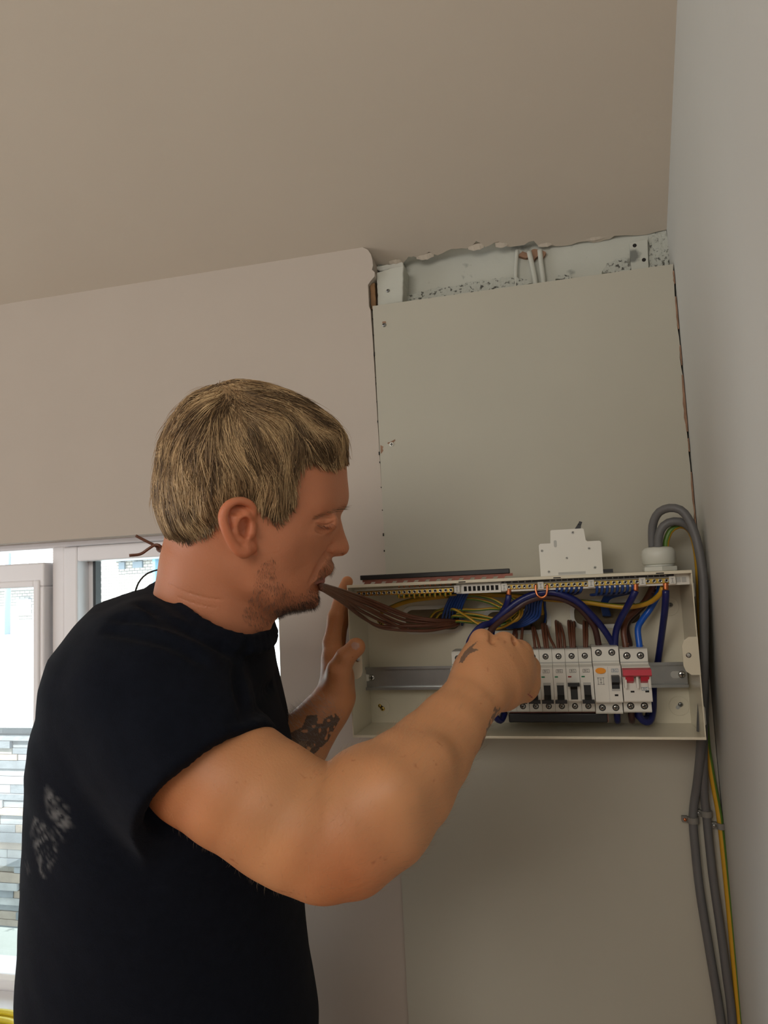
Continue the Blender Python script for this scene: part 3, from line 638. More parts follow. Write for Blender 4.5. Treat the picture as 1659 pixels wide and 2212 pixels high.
NB = 11
places = ['at the left end of the row, partly behind the hand', 'second from the left end, behind the hand', 'third from the left end, behind the hand', 'fourth from the left end, behind the fist',
          'fifth from the left end, behind the fist', 'sixth from the left end, at the edge of the fist', 'just right of the fist, mostly hidden by the knuckles', 'first fully visible right of the fist', 'third to the left of the two-pole residual current device', 'with its black toggle switched up and a red window', 'directly left of the two-pole residual current device']
for i in range(NB):
    x = XR0-PITCH*(NB-i-0.5); on = (i == 9)
    lab = ('white circuit breaker ' + places[i])
    breaker(x, on, ['B6', 'B6', 'B16', 'B16', 'B32', 'B32', 'B32', 'B32', 'B32', 'B32', 'B32'][i], lab)
# residual current device, two modules
W2_ = 0.0352; XRC = XR0+0.0007+W2_/2
rcd = bpy.data.objects.new('residual_current_device', None); COL.objects.link(rcd); rcd.location = (XRC, 0, RZ); tag(rcd, 'two-pole white residual current device with amber test button', 'circuit breaker')
mb = MB(); pr = [(y-0.0012, z*1.06) for y, z in device_profile()]; pr[0] = (YD, pr[0][1]); pr[-1] = (YD, pr[-1][1]); mb.prism(pr, 'x', -W2_/2, W2_/2); child('body', mb.mesh('body', M_PLASTIC), rcd)
YN0, YTm0 = YN, YTm; YN -= 0.0012; YTm -= 0.0012
child('moulded_line', bxm('moulded_line', (-W2_/2, YTm-0.0003, 0.0245), (W2_/2, YTm+0.0003, 0.0262), M_GREYLINE), rcd)
for x in (-0.0088, 0.0088): term(rcd, x, 0.0375, 1.1); term(rcd, x, -0.0365, 1.1)
bt = MB(); tt = np.linspace(0, 2*math.pi, 20, endpoint=False); bt.prism([(-0.0085+0.0068*math.cos(q), 0.0155+0.0040*math.sin(q)) for q in tt], 'y', YN-0.0016, YN); child('test_button', bt.mesh('test_button', M_ORANGE), rcd)
child('split_line', bxm('split_line', (0.0006, YN-0.0002, -0.0262), (0.001, YN+0.0005, 0.0205), M_GREYLINE), rcd)
tg = MB(); tg.box((0.0046, YN-0.001, -0.0085), (0.0146, YN+0.001, 0.0095)); tg.prism([(YN, 0.0095), (YN-0.009, 0.0085), (YN-0.010, 0.0015), (YN, -0.0035)], 'x', 0.0046, 0.0146); child('toggle', tg.mesh('toggle', M_BLACKP), rcd)
child('toggle_well', bxm('toggle_well', (0.0042, YN-0.0003, -0.0115), (0.015, YN+0.0006, -0.0085), M_GREYLINE), rcd)
child('indicator', bxm('indicator', (0.0075, YN-0.0003, -0.0182), (0.012, YN, -0.0158), M_DARK), rcd)
child('logo', BGB, rcd, (0.0098, YN-0.0003, 0.0155)); child('logo_frame', LFB, rcd, (0.0098, YN-0.0002, 0.0155))
tprint(rcd, 'Test Regularly', 0.0024, -0.0085, 0.0092)
for i, s_ in enumerate(('In = 63A', 'IΔn = 30mA', 'Im = 630A', 'Un = 230V~ 50Hz', 'Inc = 6000A')): tprint(rcd, s_, 0.0021, -0.0092, -0.0058-0.0028*i)
tprint(rcd, 'UK CA', 0.0024, -0.0105, -0.0222)
sk = MB(); 
for a, b in (((-0.0135, 0.006), (-0.0045, 0.006)), ((-0.0135, -0.0025), (-0.0045, -0.0025)), ((-0.0125, 0.0065), (-0.0125, -0.003)), ((-0.0055, 0.0065), (-0.0055, -0.003)), ((-0.0105, 0.0035), (-0.0075, 0.0035)), ((-0.0105, 0.0), (-0.0075, 0.0)), ((-0.009, 0.005), (-0.009, -0.0015))):
    sk.box((min(a[0], b[0])-0.0002, YN-0.0003, min(a[1], b[1])-0.0002), (max(a[0], b[0])+0.0002, YN-0.0001, max(a[1], b[1])+0.0002))
child('printed_diagram', sk.mesh('printed_diagram', M_INK), rcd)
# main switch with the wide red toggle
YN, YTm = YN0, YTm0
XMS = XR0+0.0007+W2_+0.0014+0.0180
ms = bpy.data.objects.new('main_switch', None); COL.objects.link(ms); ms.location = (XMS, 0, RZ-0.001); tag(ms, 'white main switch with a wide red toggle beside the rail end', 'switch')
mb = MB(); mb.prism(device_profile(), 'x', -0.0180, 0.0180); child('body', mb.mesh('body', M_PLASTIC), ms)
child('moulded_line', bxm('moulded_line', (-0.018, YTm-0.0003, 0.0238), (0.018, YTm+0.0003, 0.0256), M_GREYLINE), ms)
for x in (-0.0088, 0.0088): term(ms, x, 0.0335, 1.15); term(ms, x, -0.0335, 1.15)
tg = MB(); tg.prism([(YN, 0.0195), (YN-0.013, 0.0185), (YN-0.0155, 0.0115), (YN-0.012, 0.0095), (YN, 0.008)], 'x', -0.0178, 0.0178)
for xa, xb in ((-0.0150, -0.0045), (0.0045, 0.0150)): tg.prism([(YN, 0.010), (YN-0.011, 0.0105), (YN-0.0075, 0.003), (YN, -0.0005)], 'x', xa, xb)
child('toggle', tg.mesh('toggle', M_RED), ms)
for xa in (-0.0165, -0.0015, 0.0135): child('toggle_guide', bxm('toggle_guide', (xa, YN-0.0085, -0.006), (xa+0.003, YN+0.001, 0.0088), M_PLASTIC), ms)
for x in (-0.0065, 0.012): child('indicator', bxm('indicator', (x-0.0024, YN-0.0003, -0.0128), (x+0.0024, YN, -0.0106), M_DARK), ms)
tprint(ms, 'CUSW100', 0.0026, -0.0100, -0.0085); child('logo', BGB, ms, (0.0098, YN-0.0003, -0.0082)); child('logo_frame', LFB, ms, (0.0098, YN-0.0002, -0.0082))
for i, s_ in enumerate(('AC-22A', '100A 230V~', '50Hz')): tprint(ms, s_, 0.0017, -0.0128, -0.0158-0.0025*i)
tprint(ms, 'IEC 60947-3', 0.0019, 0.007, -0.0152); tprint(ms, 'UK CA', 0.0024, 0.006, -0.0205)
# busbar under the breakers
bz = RZ-0.0505; xb0, xb1 = UP(1100, 1552, -0.06)[0], UP(1312, 1548, -0.06)[0]
bbz = upz(1200, 1549, -0.06)[1]
bus = thing('busbar', 'black insulated busbar clipped under the row of breakers', 'busbar', ((xb0+xb1)/2, -0.06, bbz))
mb = MB(); mb.box((xb0, -0.068, bbz-0.0062), (xb1, -0.058, bbz+0.0062)); mb.build('insulation', M_BLACKP, bus, bevel=0.0015)
mb = MB(); mb.box((xb0+0.002, -0.062, bbz+0.0062), (xb1-0.004, -0.060, bbz+0.010)); mb.build('copper_comb', M_COPPERD, bus)
mb = MB(); mb.box((xb1, -0.0672, bbz-0.0055), (xb1+0.0008, -0.0588, bbz+0.0055)); mb.build('copper_end', M_COPPERD, bus)

# ------------------------------------------------------------------ things standing on top of the unit
yb_ = -0.075
x0_, x1_ = UP(779, 1245, yb_)[0], UP(1101, 1235, yb_)[0]
cb = thing('comb_busbar', 'spare comb busbar with black cap lying on the fuse box', 'busbar', ((x0_+x1_)/2, yb_, UZT))
mb = MB(); mb.box((x0_, yb_-0.004, UZT+0.0065), (x1_, yb_+0.008, UZT+0.0135)); mb.build('black_cap', M_BLACKP, cb, bevel=0.001)
mb = MB(); mb.box((x0_+0.003, yb_-0.0015, UZT+0.003), (x1_+0.004, yb_+0.001, UZT+0.0068)); mb.build('copper_strip', M_COPPERD, cb)
xx = x0_+0.005
ct = MB(); ct.prism([(0, 0), (0.010, 0.0), (0.013, 0.0036), (0.003, 0.0036)], 'y', -0.002, 0.0)
CTM = ct.mesh('comb_tooth', M_COPPERD)
while xx < x1_-0.014:
    o = link('comb_tooth', CTM, cb); o.location = (xx, yb_-0.0015, UZT+0.0002); o.matrix_parent_inverse = Matrix.Translation(-Vector(cb.location)); xx += 0.0165
# spare breaker standing on its back
sb = bpy.data.objects.new('spare_breaker', None); COL.objects.link(sb); tag(sb, 'spare white breaker standing on its back on the fuse box', 'circuit breaker')
b = child('body', MCBB, sb)
q = MB(); q.prism([(YN+0.002, 0.007), (YN-0.0085, 0.0145), (YN-0.009, 0.0185), (YN+0.001, 0.0165)], 'x', -0.0046, 0.0046); q.prism([(YN-0.0065, 0.0135), (YN-0.0105, 0.0155), (YN-0.009, 0.0195), (YN-0.0055, 0.018)], 'x', -0.0078, 0.0078); child('toggle', q.mesh('toggle', M_BLACKP), sb)
bits = MB()
for (y, z, r) in ((-0.036, -0.0385, 0.002), (-0.036, 0.026, 0.002), (-0.0595, 0.0055, 0.0022), (-0.006, -0.031, 0.002), (-0.009, 0.032, 0.0022), (-0.024, -0.005, 0.0018)):
    q = MB(); q.lathe([(r, 0.0), (r*0.9, 0.0005), (r*0.5, 0.0005), (r*0.4, 0.0001)], (PITCH/2-0.0003, YD+y, z), 'x', 12); child('rivet', q.mesh('rivet', M_GREYLINE, True), sb)
q = MB(); q.box((PITCH/2-0.0004, YD-0.0045, -0.018), (PITCH/2+0.0001, YD-0.001, 0.019)); child('rail_recess', q.mesh('rail_recess', M_GREYLINE), sb)
q = MB(); q.prism(rrect(YD-0.050, -0.0215, YD-0.040, -0.0175, 0.002), 'x', PITCH/2-0.0004, PITCH/2+0.0002); child('vent_slot', q.mesh('vent_slot', M_GREYLINE), sb)
q = MB(); q.box((-0.004, YD-0.006, 0.0425), (0.004, YD-0.001, 0.056)); child('din_clip', q.mesh('din_clip', M_BLACKP), sb)
# local +X faces the viewer (-Y), local -Y points up, local +Z to the right
sb.matrix_world = Matrix(((0, 0, 1, UP(1232, 1200, -0.07)[0]), (-1, 0, 0, -0.066), (0, -1, 0, UZT+YD+0.0002), (0, 0, 0, 1)))
# cable gland
gx_ = UP(1425, 1225, -0.06)[0]; gy_ = -0.058
gl = thing('cable_gland', 'white plastic cable gland screwed into the top right of the fuse box', 'cable gland', (gx_, gy_, UZT))
def hexp(r, n=6): return [(gx_+r*math.cos(math.pi/n+2*math.pi*i/n), gy_+r*math.sin(math.pi/n+2*math.pi*i/n)) for i in range(n)]
mb = MB(); mb.prism(hexp(0.0245), 'z', UZT, UZT+0.0065); mb.build('hex_base', M_GLANDP, gl, bevel=0.001)
mb = MB(); mb.lathe([(0.0195, 0.0065), (0.0195, 0.0095)], (gx_, gy_, UZT), 'z', 24); mb.build('threaded_neck', M_GLANDP, gl, True)
mb = MB(); mb.lathe([(0.0205, 0.0095), (0.0222, 0.0105), (0.0225, 0.024), (0.0215, 0.029), (0.018, 0.0325), (0.0125, 0.034), (0.0122, 0.030)], (gx_, gy_, UZT), 'z', 28); mb.build('dome_nut', M_GLANDP, gl, True)
ORD = ['first', 'second', 'third', 'fourth', 'fifth', 'sixth', 'seventh', 'eighth', 'ninth', 'tenth', 'eleventh']
# ================================================================== wires and cables
def c3(x, y): return (1080+.27728*x, 1180+.27728*y)
def c8(x, y): return (960+.16878*x, 1220+.16878*y)
def c2(x, y): return (740+.24111*x, 1200+.24111*y)
def c6(x, y): return (1360+.52091*x, 1060+.52091*y)
def wire(name, label, pts, r, m, cat='wire', group=None, n=48, sides=10, stripe=None, depth=False):
    w = [(P(x, y, d) if depth else UP(x, y, d)) for x, y, d in pts]
    mb = MB(); mb.tube(spline(w, n), r, sides, stripe=stripe)
    return tag(mb.build(name, m, None, True), label, cat, group)
GY = [M_YEL, M_GRN]; GYS = ((1, 2, 3), 1)
# --- brown tails rising from the breakers
tails = [([(1114, 1352), (1110, 1368), (1107, 1384)], 'nearest the index knuckle'), ([(1112, 1354), (1116, 1370), (1114, 1390)], 'just right of the one at the index knuckle'),
         ([(1129, 1348), (1128, 1366), (1126, 1392)], 'above the middle knuckle'),
         ([(1149, 1350), (1153, 1375), (1156, 1404)], 'left wire of the pair above the ring knuckle'), ([(1153, 1354), (1160, 1376), (1165, 1402)], 'right wire of the pair above the ring knuckle'),
         ([(1171, 1348), (1174, 1372), (1178, 1404)], 'a'), ([(1176, 1348), (1180, 1372), (1183, 1404)], 'a'), ([(1180, 1352), (1188, 1378), (1197, 1400)], 'a'),
         ([(1201, 1342), (1203, 1368), (1206, 1404)], 'b'), ([(1205, 1344), (1210, 1370), (1212, 1404)], 'b'), ([(1210, 1348), (1217, 1370), (1220, 1400)], 'b'),
         ([(1228, 1342), (1230, 1368), (1234, 1404)], 'c'), ([(1233, 1342), (1236, 1368), (1238, 1404)], 'c'), ([(1240, 1344), (1240, 1370), (1241, 1404)], 'c'),
         ([(1261, 1343), (1262, 1370), (1263, 1404)], 'd'), ([(1267, 1344), (1268, 1370), (1267, 1404)], 'd')]
tl = {'a': 'brown wire of the trio above the breaker right of the fist', 'b': 'brown wire of the trio above the second breaker right of the fist',
      'c': 'brown wire of the trio above the raised-toggle breaker', 'd': 'brown wire of the pair left of the residual current device'}
for i, (pts, s_) in enumerate(tails):
    y0 = -0.014-0.004*(i % 3); p_ = [(pts[0][0]+2, pts[0][1]+9, -0.0065), (pts[0][0], pts[0][1], y0), (pts[1][0], pts[1][1], -0.045), (pts[2][0], pts[2][1]-4, -0.056), (pts[2][0], pts[2][1]+4, -0.056)]
    k_ = [j for j, t_ in enumerate(tails) if t_[1] == s_].index(i); side = ['left', 'middle', 'right'] if sum(t_[1] == s_ for t_ in tails) == 3 else ['left', 'right']
    lab = side[k_]+' '+tl[s_] if s_ in tl else 'thin brown wire '+s_
    wire('brown_wire', lab, p_, 0.0021, M_WBROWN, group='brown wires at the breakers', n=26, sides=8)
# --- thick tails
wire('neutral_tail', 'thick navy cable arching over the breakers into the hand', [(1324, 1400, -0.05), (1323, 1390, -0.05), (1302, 1357, -0.06), (1274, 1324, -0.072), (1246, 1299, -0.08), (1213, 1284, -0.084), (1185, 1279, -0.084), (1149, 1285, -0.084), (1113, 1303, -0.085), (1083, 1328, -0.09), (1062, 1345, -0.1), (1040, 1353, -0.118), (1022, 1372, -0.13), (1012, 1398, -0.13), (1016, 1450, -0.118), (1045, 1510, -0.10), (1070, 1548, -0.085), (1082, 1556, -0.075), (1090, 1540, -0.06)], 0.0046, M_WNAVY, n=90, sides=14)
wire('live_tail', 'thick dark brown cable arching under the navy one into the hand', [(1293, 1400, -0.05), (1292, 1388, -0.05), (1285, 1357, -0.055), (1271, 1335, -0.06), (1250, 1312, -0.066), (1222, 1296, -0.074), (1190, 1290, -0.078), (1163, 1291, -0.08), (1135, 1301, -0.082), (1108, 1320, -0.085), (1080, 1342, -0.095), (1060, 1362, -0.11), (1050, 1385, -0.125), (1055, 1410, -0.13)], 0.0044, M_WDBROWN, n=70, sides=14)
wire('neutral_tail', 'short navy cable from the first neutral terminal down to the hand', [(1099, 1285, -0.09), (1097, 1298, -0.09), (1090, 1314, -0.085), (1078, 1334, -0.085), (1066, 1352, -0.09), (1062, 1375, -0.10), (1066, 1395, -0.11)], 0.0042, M_WNAVY, n=40, sides=12)
wire('neutral_tail', 'navy cable slanting from a neutral terminal down to the residual current device', [(1373, 1276, -0.09), (1366, 1290, -0.088), (1357, 1307, -0.08), (1338, 1343, -0.06), (1330, 1368, -0.052), (1328, 1400, -0.05)], 0.0046, M_WNAVY, n=40, sides=14)
wire('live_tail', 'brown cable rising from the main switch to the right', [(1352, 1402, -0.05), (1351, 1392, -0.05), (1347, 1362, -0.045), (1354, 1338, -0.035), (1374, 1318, -0.03), (1393, 1299, -0.03), (1408, 1272, -0.045), (1414, 1255, -0.058), (1417, 1232, -0.058)], 0.0044, M_WBROWN, n=50, sides=14)
wire('live_tail', 'dark brown cable tucked behind the brown one at the main switch', [(1360, 1400, -0.04), (1360, 1388, -0.035), (1354, 1360, -0.025), (1359, 1342, -0.02), (1378, 1322, -0.018), (1396, 1303, -0.02), (1412, 1275, -0.045)], 0.0040, M_WDBROWN, n=40, sides=12)
wire('neutral_tail', 'bright blue cable into the right terminal of the main switch', [(1382, 1402, -0.05), (1381, 1392, -0.05), (1378, 1358, -0.045), (1388, 1338, -0.04), (1404, 1316, -0.038), (1421, 1285, -0.045), (1427, 1262, -0.055), (1428, 1236, -0.058)], 0.0044, M_WBRIGHT, n=50, sides=14)
wire('neutral_tail', 'long navy cable running down behind the rail right of the main switch', [(1438, 1275, -0.09), (1438, 1290, -0.088), (1436, 1319, -0.075), (1429, 1374, -0.04), (1421, 1430, -0.0125), (1414, 1462, -0.0105), (1412, 1490, -0.0125), (1411, 1535, -0.03), (1404, 1558, -0.045), (1390, 1558, -0.05), (1381, 1545, -0.052), (1381, 1532, -0.054)], 0.0046, M_WNAVY, n=70, sides=14)
for x, m_, s_ in ((1333, M_WNAVY, 'navy cable end looping out below the residual current device'), (1364, M_WDBROWN, 'dark brown cable end looping out below the main switch')):
    wire('tail_loop', s_, [(x-1, 1532, -0.054), (x, 1545, -0.053), (x+1, 1556, -0.045), (x+1, 1556, -0.03), (x, 1540, -0.018), (x-1, 1520, -0.015)], 0.0044, m_, n=36, sides=14)
wire('neutral_tail', 'navy cable bulging beside the loop below the main switch', [(1374, 1534, -0.05), (1377, 1545, -0.046), (1386, 1552, -0.036), (1398, 1550, -0.026), (1403, 1530, -0.02)], 0.0044, M_WNAVY, n=30, sides=12)
for x, y, yy in ((1099, 1279, -0.0915), (1373, 1270, -0.0915), (1438, 1268, -0.0915), (1293, 1396, -0.05), (1324, 1396, -0.05), (1352, 1398, -0.05), (1381, 1398, -0.05)):
    s_ = {1099: 'under the first neutral bar', 1373: 'under the eighth screw of the third neutral bar', 1438: 'under the last screw of the short bar', 1293: 'in the left terminal of the residual current device', 1324: 'in the right terminal of the residual current device', 1352: 'in the left terminal of the main switch', 1381: 'in the right terminal of the main switch'}[x]
    wire('copper_end', 'bare copper strands '+s_, [(x, y-9, yy), (x, y-2, yy), (x, y+6, yy)], 0.0036 if y < 1300 else 0.004, M_COPPER, cat='copper wire', n=8, sides=8)
wire('copper_link', 'bare copper U-shaped link between two neutral bars', [(1157, 1262, -0.0965), (1157.5, 1275, -0.0975), (1161, 1286, -0.099), (1170, 1291, -0.099), (1179, 1286, -0.099), (1182, 1275, -0.0975), (1182, 1262, -0.0965)], 0.0016, M_COPPER, cat='copper wire', n=30, sides=10)
# --- earth wires
wire('earth_wire', 'thick yellow earth cable sagging across the fuse box below the bars', [(1432, 1268, -0.085), (1424, 1285, -0.078), (1399, 1303, -0.06), (1357, 1311, -0.05), (1316, 1308, -0.045), (1274, 1302, -0.045), (1219, 1297, -0.045), (1171, 1293, -0.045), (1100, 1286, -0.05), (1010, 1284, -0.05), (950, 1289, -0.05), (885, 1298, -0.045), (845, 1312, -0.03), (825, 1322, -0.012)], 0.0036, GY, n=90, sides=12, stripe=((7,), 1))
gy = [([(0, 400), (280, 388), (450, 400), (620, 440), (750, 515)], -0.058), ([(180, 440), (380, 440), (560, 480), (720, 550)], -0.055), ([(150, 575), (400, 578), (600, 562), (720, 566)], -0.045),
      ([(120, 570), (280, 660), (400, 740), (520, 800)], -0.060), ([(150, 625), (400, 640), (650, 690), (820, 690)], -0.042), ([(140, 655), (400, 688), (660, 722), (840, 700)], -0.040),
      ([(170, 722), (400, 742), (640, 750), (800, 720)], -0.036), ([(150, 600), (380, 650), (640, 705), (860, 660)], -0.030), ([(250, 372), (500, 352), (760, 385), (900, 440), (950, 520)], -0.05),
      ([(720, 550), (860, 505), (945, 560), (955, 640), (900, 710), (770, 785), (660, 822)], -0.062), ([(760, 600), (900, 530), (985, 560), (985, 640), (920, 710), (800, 745)], -0.052),
      ([(1050, 500), (960, 560), (880, 640), (790, 700), (700, 730)], -0.045), ([(1080, 480), (1000, 560), (900, 660), (820, 740), (720, 780)], -0.04), ([(1195, 450), (1190, 520), (1160, 590), (1130, 650)], -0.04)]
el = ['uppermost green and yellow wire sweeping right from the earth bar', 'second green and yellow wire below the earth bar', 'straight green and yellow wire above the left bundle', 'green and yellow wire crossing diagonally in front of the bundle',
      'upper green and yellow wire in the horizontal bundle', 'green and yellow wire second lowest in the horizontal bundle', 'lowest green and yellow wire of the horizontal bundle', 'rearmost green and yellow wire in the horizontal bundle', 'green and yellow wire hugging the underside of the bars',
      'outer loop of the green and yellow wire coil', 'inner loop of the green and yellow wire coil', 'upper of two green and yellow wires leaving the coil to the right', 'lower of two green and yellow wires leaving the coil to the right', 'single green and yellow wire hanging beside the blue bundle']
for (pts, y0), lab in zip(gy, el):
    q = [c8(*p_)+(y0+0.004*math.sin(i*1.3),) for i, p_ in enumerate(pts)]
    if pts[0][0] < 300 and lab[0] != 'u': q = [(q[0][0]-10, q[0][1]+6, -0.012)]+q
    wire('earth_wire', lab, q, 0.0021, GY, group='green and yellow earth wires', n=44, sides=9, stripe=((0, 1, 4, 5), 1))
wire('cable_tie', 'green and yellow twist holding the wire coil together', [c8(815, 640)+(-0.066,), c8(850, 690)+(-0.068,), c8(862, 715)+(-0.066,), c8(845, 735)+(-0.06,)], 0.0012, GY, cat='cable tie', n=16, sides=8, stripe=((0, 1), 1))
wire('earth_wire', 'flat yellow sheath end hanging over the middle cable entry', [c8(1245, 450)+(-0.03,), c8(1248, 540)+(-0.028,), c8(1250, 630)+(-0.02,)], 0.0032, GY, n=16, sides=9, stripe=((1, 2), 1))
for i, (a, b, c_) in enumerate((((958, 1315), (940, 1322), (924, 1342)), ((970, 1318), (950, 1326), (936, 1346)), ((975, 1322), (960, 1332), (948, 1348)))):
    wire('earth_wire', ORD[i]+' short green and yellow wire curling out of the left cable entry', [a+(-0.035,), b+(-0.02,), c_+(-0.006,)], 0.0019, GY, group='earth wires in the left entry', n=20, sides=9, stripe=((0, 1, 4), 1))
for i in range(11):   # earth wire ends looping up into the left bar
    x = 862+11.2*i; 
    wire('earth_wire', ORD[i]+' short earth wire end looping under the left terminal bar, from the left', [(x, 1278-.045*(x-860), -0.092), (x-1, 1289-.045*(x-860)+2*(i % 2), -0.091), (x+5, 1290-.045*(x-860), -0.075), (x+24, 1286-.04*(x-860), -0.06)], 0.0018, GY, group='earth wire ends at the left bar', n=20, sides=8, stripe=((0, 1, 4), 1))
    wire('copper_end', ORD[i]+' tiny copper tip above the left terminal bar, from the left', [(x, 1270-.045*(x-860), -0.090), (x, 1262-.045*(x-860), -0.090)], 0.0010, M_COPPER, cat='copper wire', group='copper tips above the left bar', n=4, sides=6)
for xa, xb, n in ((1200, 1265, 5), (1320, 1376, 6)):
    for i in range(n):
        x = xa+(xb-xa)*i/(n-1)
        wire('copper_end', ORD[i]+' tiny copper tip from the left above the %s neutral bar' % ('second' if xa < 1300 else 'third'), [(x, 1254-.036*(x-1250), -0.090), (x, 1247-.036*(x-1250), -0.090)], 0.0010, M_COPPER, cat='copper wire', group='copper tips above the neutral bars', n=4, sides=6)
# --- thin blue neutrals
for i in range(7):
    x0 = 966+5.5*i
    wire('blue_wire', ORD[i]+' thin blue wire from the left, falling into the left cable entry', [(x0+14, 1278-.4*i, -0.075), (x0+6, 1292, -0.062), (x0-3, 1312+i, -0.045), (x0-10+2*i, 1334, -0.025), (x0-14+2.2*i, 1350, -0.008)], 0.0020, M_WBLUE, group='blue wires in the left entry', n=30, sides=8)
for i in range(6):
    x0 = 1136+6*i
    wire('blue_wire', ORD[i]+' thin blue wire from the left, curving down in the middle of the box', [(x0+8, 1286, -0.055), (x0+2, 1304, -0.045-0.003*i), (x0-2, 1322+2*i, -0.045), (x0-16-2*i, 1338+2*i, -0.04), (x0-44, 1346+1.5*i, -0.035), (x0-66, 1352+i, -0.03)], 0.0020, M_WBLUE, group='blue wires in the middle', n=34, sides=8)
wire('blue_wire', 'single blue wire dropping over the middle cable entry', [(1176, 1290, -0.04), (1177, 1312, -0.035), (1179, 1330, -0.02), (1176, 1346, -0.008)], 0.0019, M_WBLUE, n=20, sides=8)
for i in range(6):
    x = 1204+10.5*i
    wire('blue_wire', ORD[i]+' thin blue wire end from the left under the second neutral bar', [(x, 1264-.036*(x-1250), -0.092), (x-1, 1274-.036*(x-1250), -0.09), (x-5, 1280-.03*(x-1250), -0.078), (x-18, 1284-.03*(x-1250), -0.06), (x-40, 1284, -0.05)], 0.0020, M_WBLUE, group='blue wire ends at the second bar', n=24, sides=8)
for i in range(8):
    x = 1289+11*i
    wire('blue_wire', ORD[i]+' thin blue wire end from the left under the third neutral bar', [(x, 1262-.036*(x-1290), -0.092), (x+1, 1274-.036*(x-1290), -0.091), (x-2, 1284-.036*(x-1290)-i*0.3, -0.08), (x-12, 1285-.036*(x-1290), -0.062), (1306+2*i, 1284+i, -0.045), (1300+1.5*i, 1305, -0.035), (1304+2*i, 1330, -0.012)], 0.0020, M_WBLUE, group='blue wire ends at the third bar', n=34, sides=8)
# --- brown bundle from the mouth into the left cable entry (picture x, y, distance)
mouth = [(690, 1266, .812), (700, 1270, .818)]
bb = [[(745, 1282, .93), (800, 1302, 1.01), (880, 1333, 1.05), (935, 1341, 1.06), (972, 1344, 1.075), (988, 1338, 1.085)],
      [(745, 1277, .93), (800, 1296, 1.01), (880, 1328, 1.05), (935, 1338, 1.06), (975, 1340, 1.075), (990, 1346, 1.085)],
      [(745, 1286, .93), (800, 1308, 1.01), (870, 1338, 1.05), (925, 1346, 1.06), (968, 1348, 1.072), (988, 1350, 1.085)],
      [(745, 1291, .93), (800, 1316, 1.005), (865, 1346, 1.045), (920, 1352, 1.06), (965, 1351, 1.07), (990, 1344, 1.085)],
      [(745, 1297, .93), (790, 1325, 1.0), (850, 1351, 1.04), (910, 1353, 1.055), (960, 1352, 1.07), (988, 1346, 1.085)],
      [(742, 1303, .93), (783, 1334, 1.0), (822, 1352, 1.03), (875, 1352, 1.045), (935, 1350, 1.06), (985, 1344, 1.085)],
      [(742, 1300, .925), (778, 1328, 1.0), (818, 1354, 1.03), (875, 1362, 1.045), (935, 1361, 1.06), (985, 1352, 1.085)],
      [(745, 1294, .93), (800, 1320, 1.0), (870, 1357, 1.045), (920, 1363, 1.055), (965, 1356, 1.07), (992, 1349, 1.085)]]
bl = ['upper brown wire', 'topmost brown wire', 'third brown wire from the top', 'fourth brown wire from the top', 'fifth brown wire from the top', 'lower looping brown wire', 'lowest brown wire', 'brown wire with the deepest bend']
for i, (pts, s_) in enumerate(zip(bb, bl)):
    st_ = [(690+i*0.4, 1262+1.5*[1,0,2,3,5,7,6,4][i], .806+.004*(i % 3)), (704, 1265+1.9*[1,0,2,3,5,7,6,4][i], .832)]
    wire('held_wire', s_+' running from the mouth to the left cable entry', st_+pts, 0.0021, M_WBROWN, group='brown wires held in the mouth', n=60, sides=9, depth=True)
# --- cables outside the unit on the right
ctr = lambda x, y, yy: (x, y, yy)
wire('grey_cable', 'thick grey cable with the higher loop above the gland, leftmost at the bottom', [(1411, 1192, gy_), (1409, 1160, gy_-0.002), (1411, 1130, gy_-0.006), (1424, 1106, gy_-0.012), (1450, 1097, gy_-0.02), (1476, 1106, -0.082), (1497, 1142, -0.088), (1510, 1190, -0.092), (1519, 1250, -0.094), (1521, 1320, -0.092), (1521, 1400, -0.086), (1519, 1480, -0.078), (1515, 1560, -0.066), (1513, 1620, -0.045), (1506, 1690, -0.022), (1499, 1737, -0.013), (1497, 1772, -0.0115), (1500, 1815, -0.0115), (1511, 1919, -0.0115), (1532, 2050, -0.0115), (1551, 2164, -0.0115), (1560, 2230, -0.0115), (1566, 2330, -0.0115)], 0.0058, M_GREYC, cat='cable', n=120, sides=16)
wire('grey_cable', 'thick grey cable with the lower loop above the gland, middle one at the bottom', [(1423, 1192, gy_-0.01), (1422, 1165, gy_-0.012), (1430, 1140, gy_-0.014), (1450, 1127, gy_-0.015), (1478, 1130, -0.074), (1499, 1152, -0.070), (1512, 1200, -0.066), (1518, 1260, -0.06), (1520, 1330, -0.058), (1522, 1420, -0.054), (1522, 1500, -0.048), (1520, 1580, -0.04), (1519, 1640, -0.03), (1521, 1711, -0.016), (1526, 1760, -0.0115), (1530, 1800, -0.0115), (1540, 1893, -0.0115), (1555, 1997, -0.0115), (1569, 2101, -0.0115), (1581, 2195, -0.0115), (1588, 2320, -0.0115)], 0.0058, M_GREYC, cat='cable', n=110, sides=16)
wire('earth_cable', 'green and yellow earth cable running down beside the right wall', [(1438, 1192, gy_-0.004), (1439, 1168, gy_-0.006), (1450, 1144, gy_-0.006), (1472, 1135, gy_-0.004), (1492, 1148, -0.054), (1504, 1190, -0.046), (1510, 1260, -0.040), (1514, 1360, -0.034), (1520, 1480, -0.028), (1527, 1600, -0.022), (1534, 1650, -0.018), (1543, 1702, -0.012), (1554, 1763, -0.0098), (1563, 1841, -0.0095), (1576, 1971, -0.0095), (1588, 2101, -0.0095), (1598, 2212, -0.0095), (1608, 2320, -0.0095)], 0.0042, GY, cat='cable', n=110, sides=14, stripe=((1, 2, 3, 4, 5, 6, 7), 1))
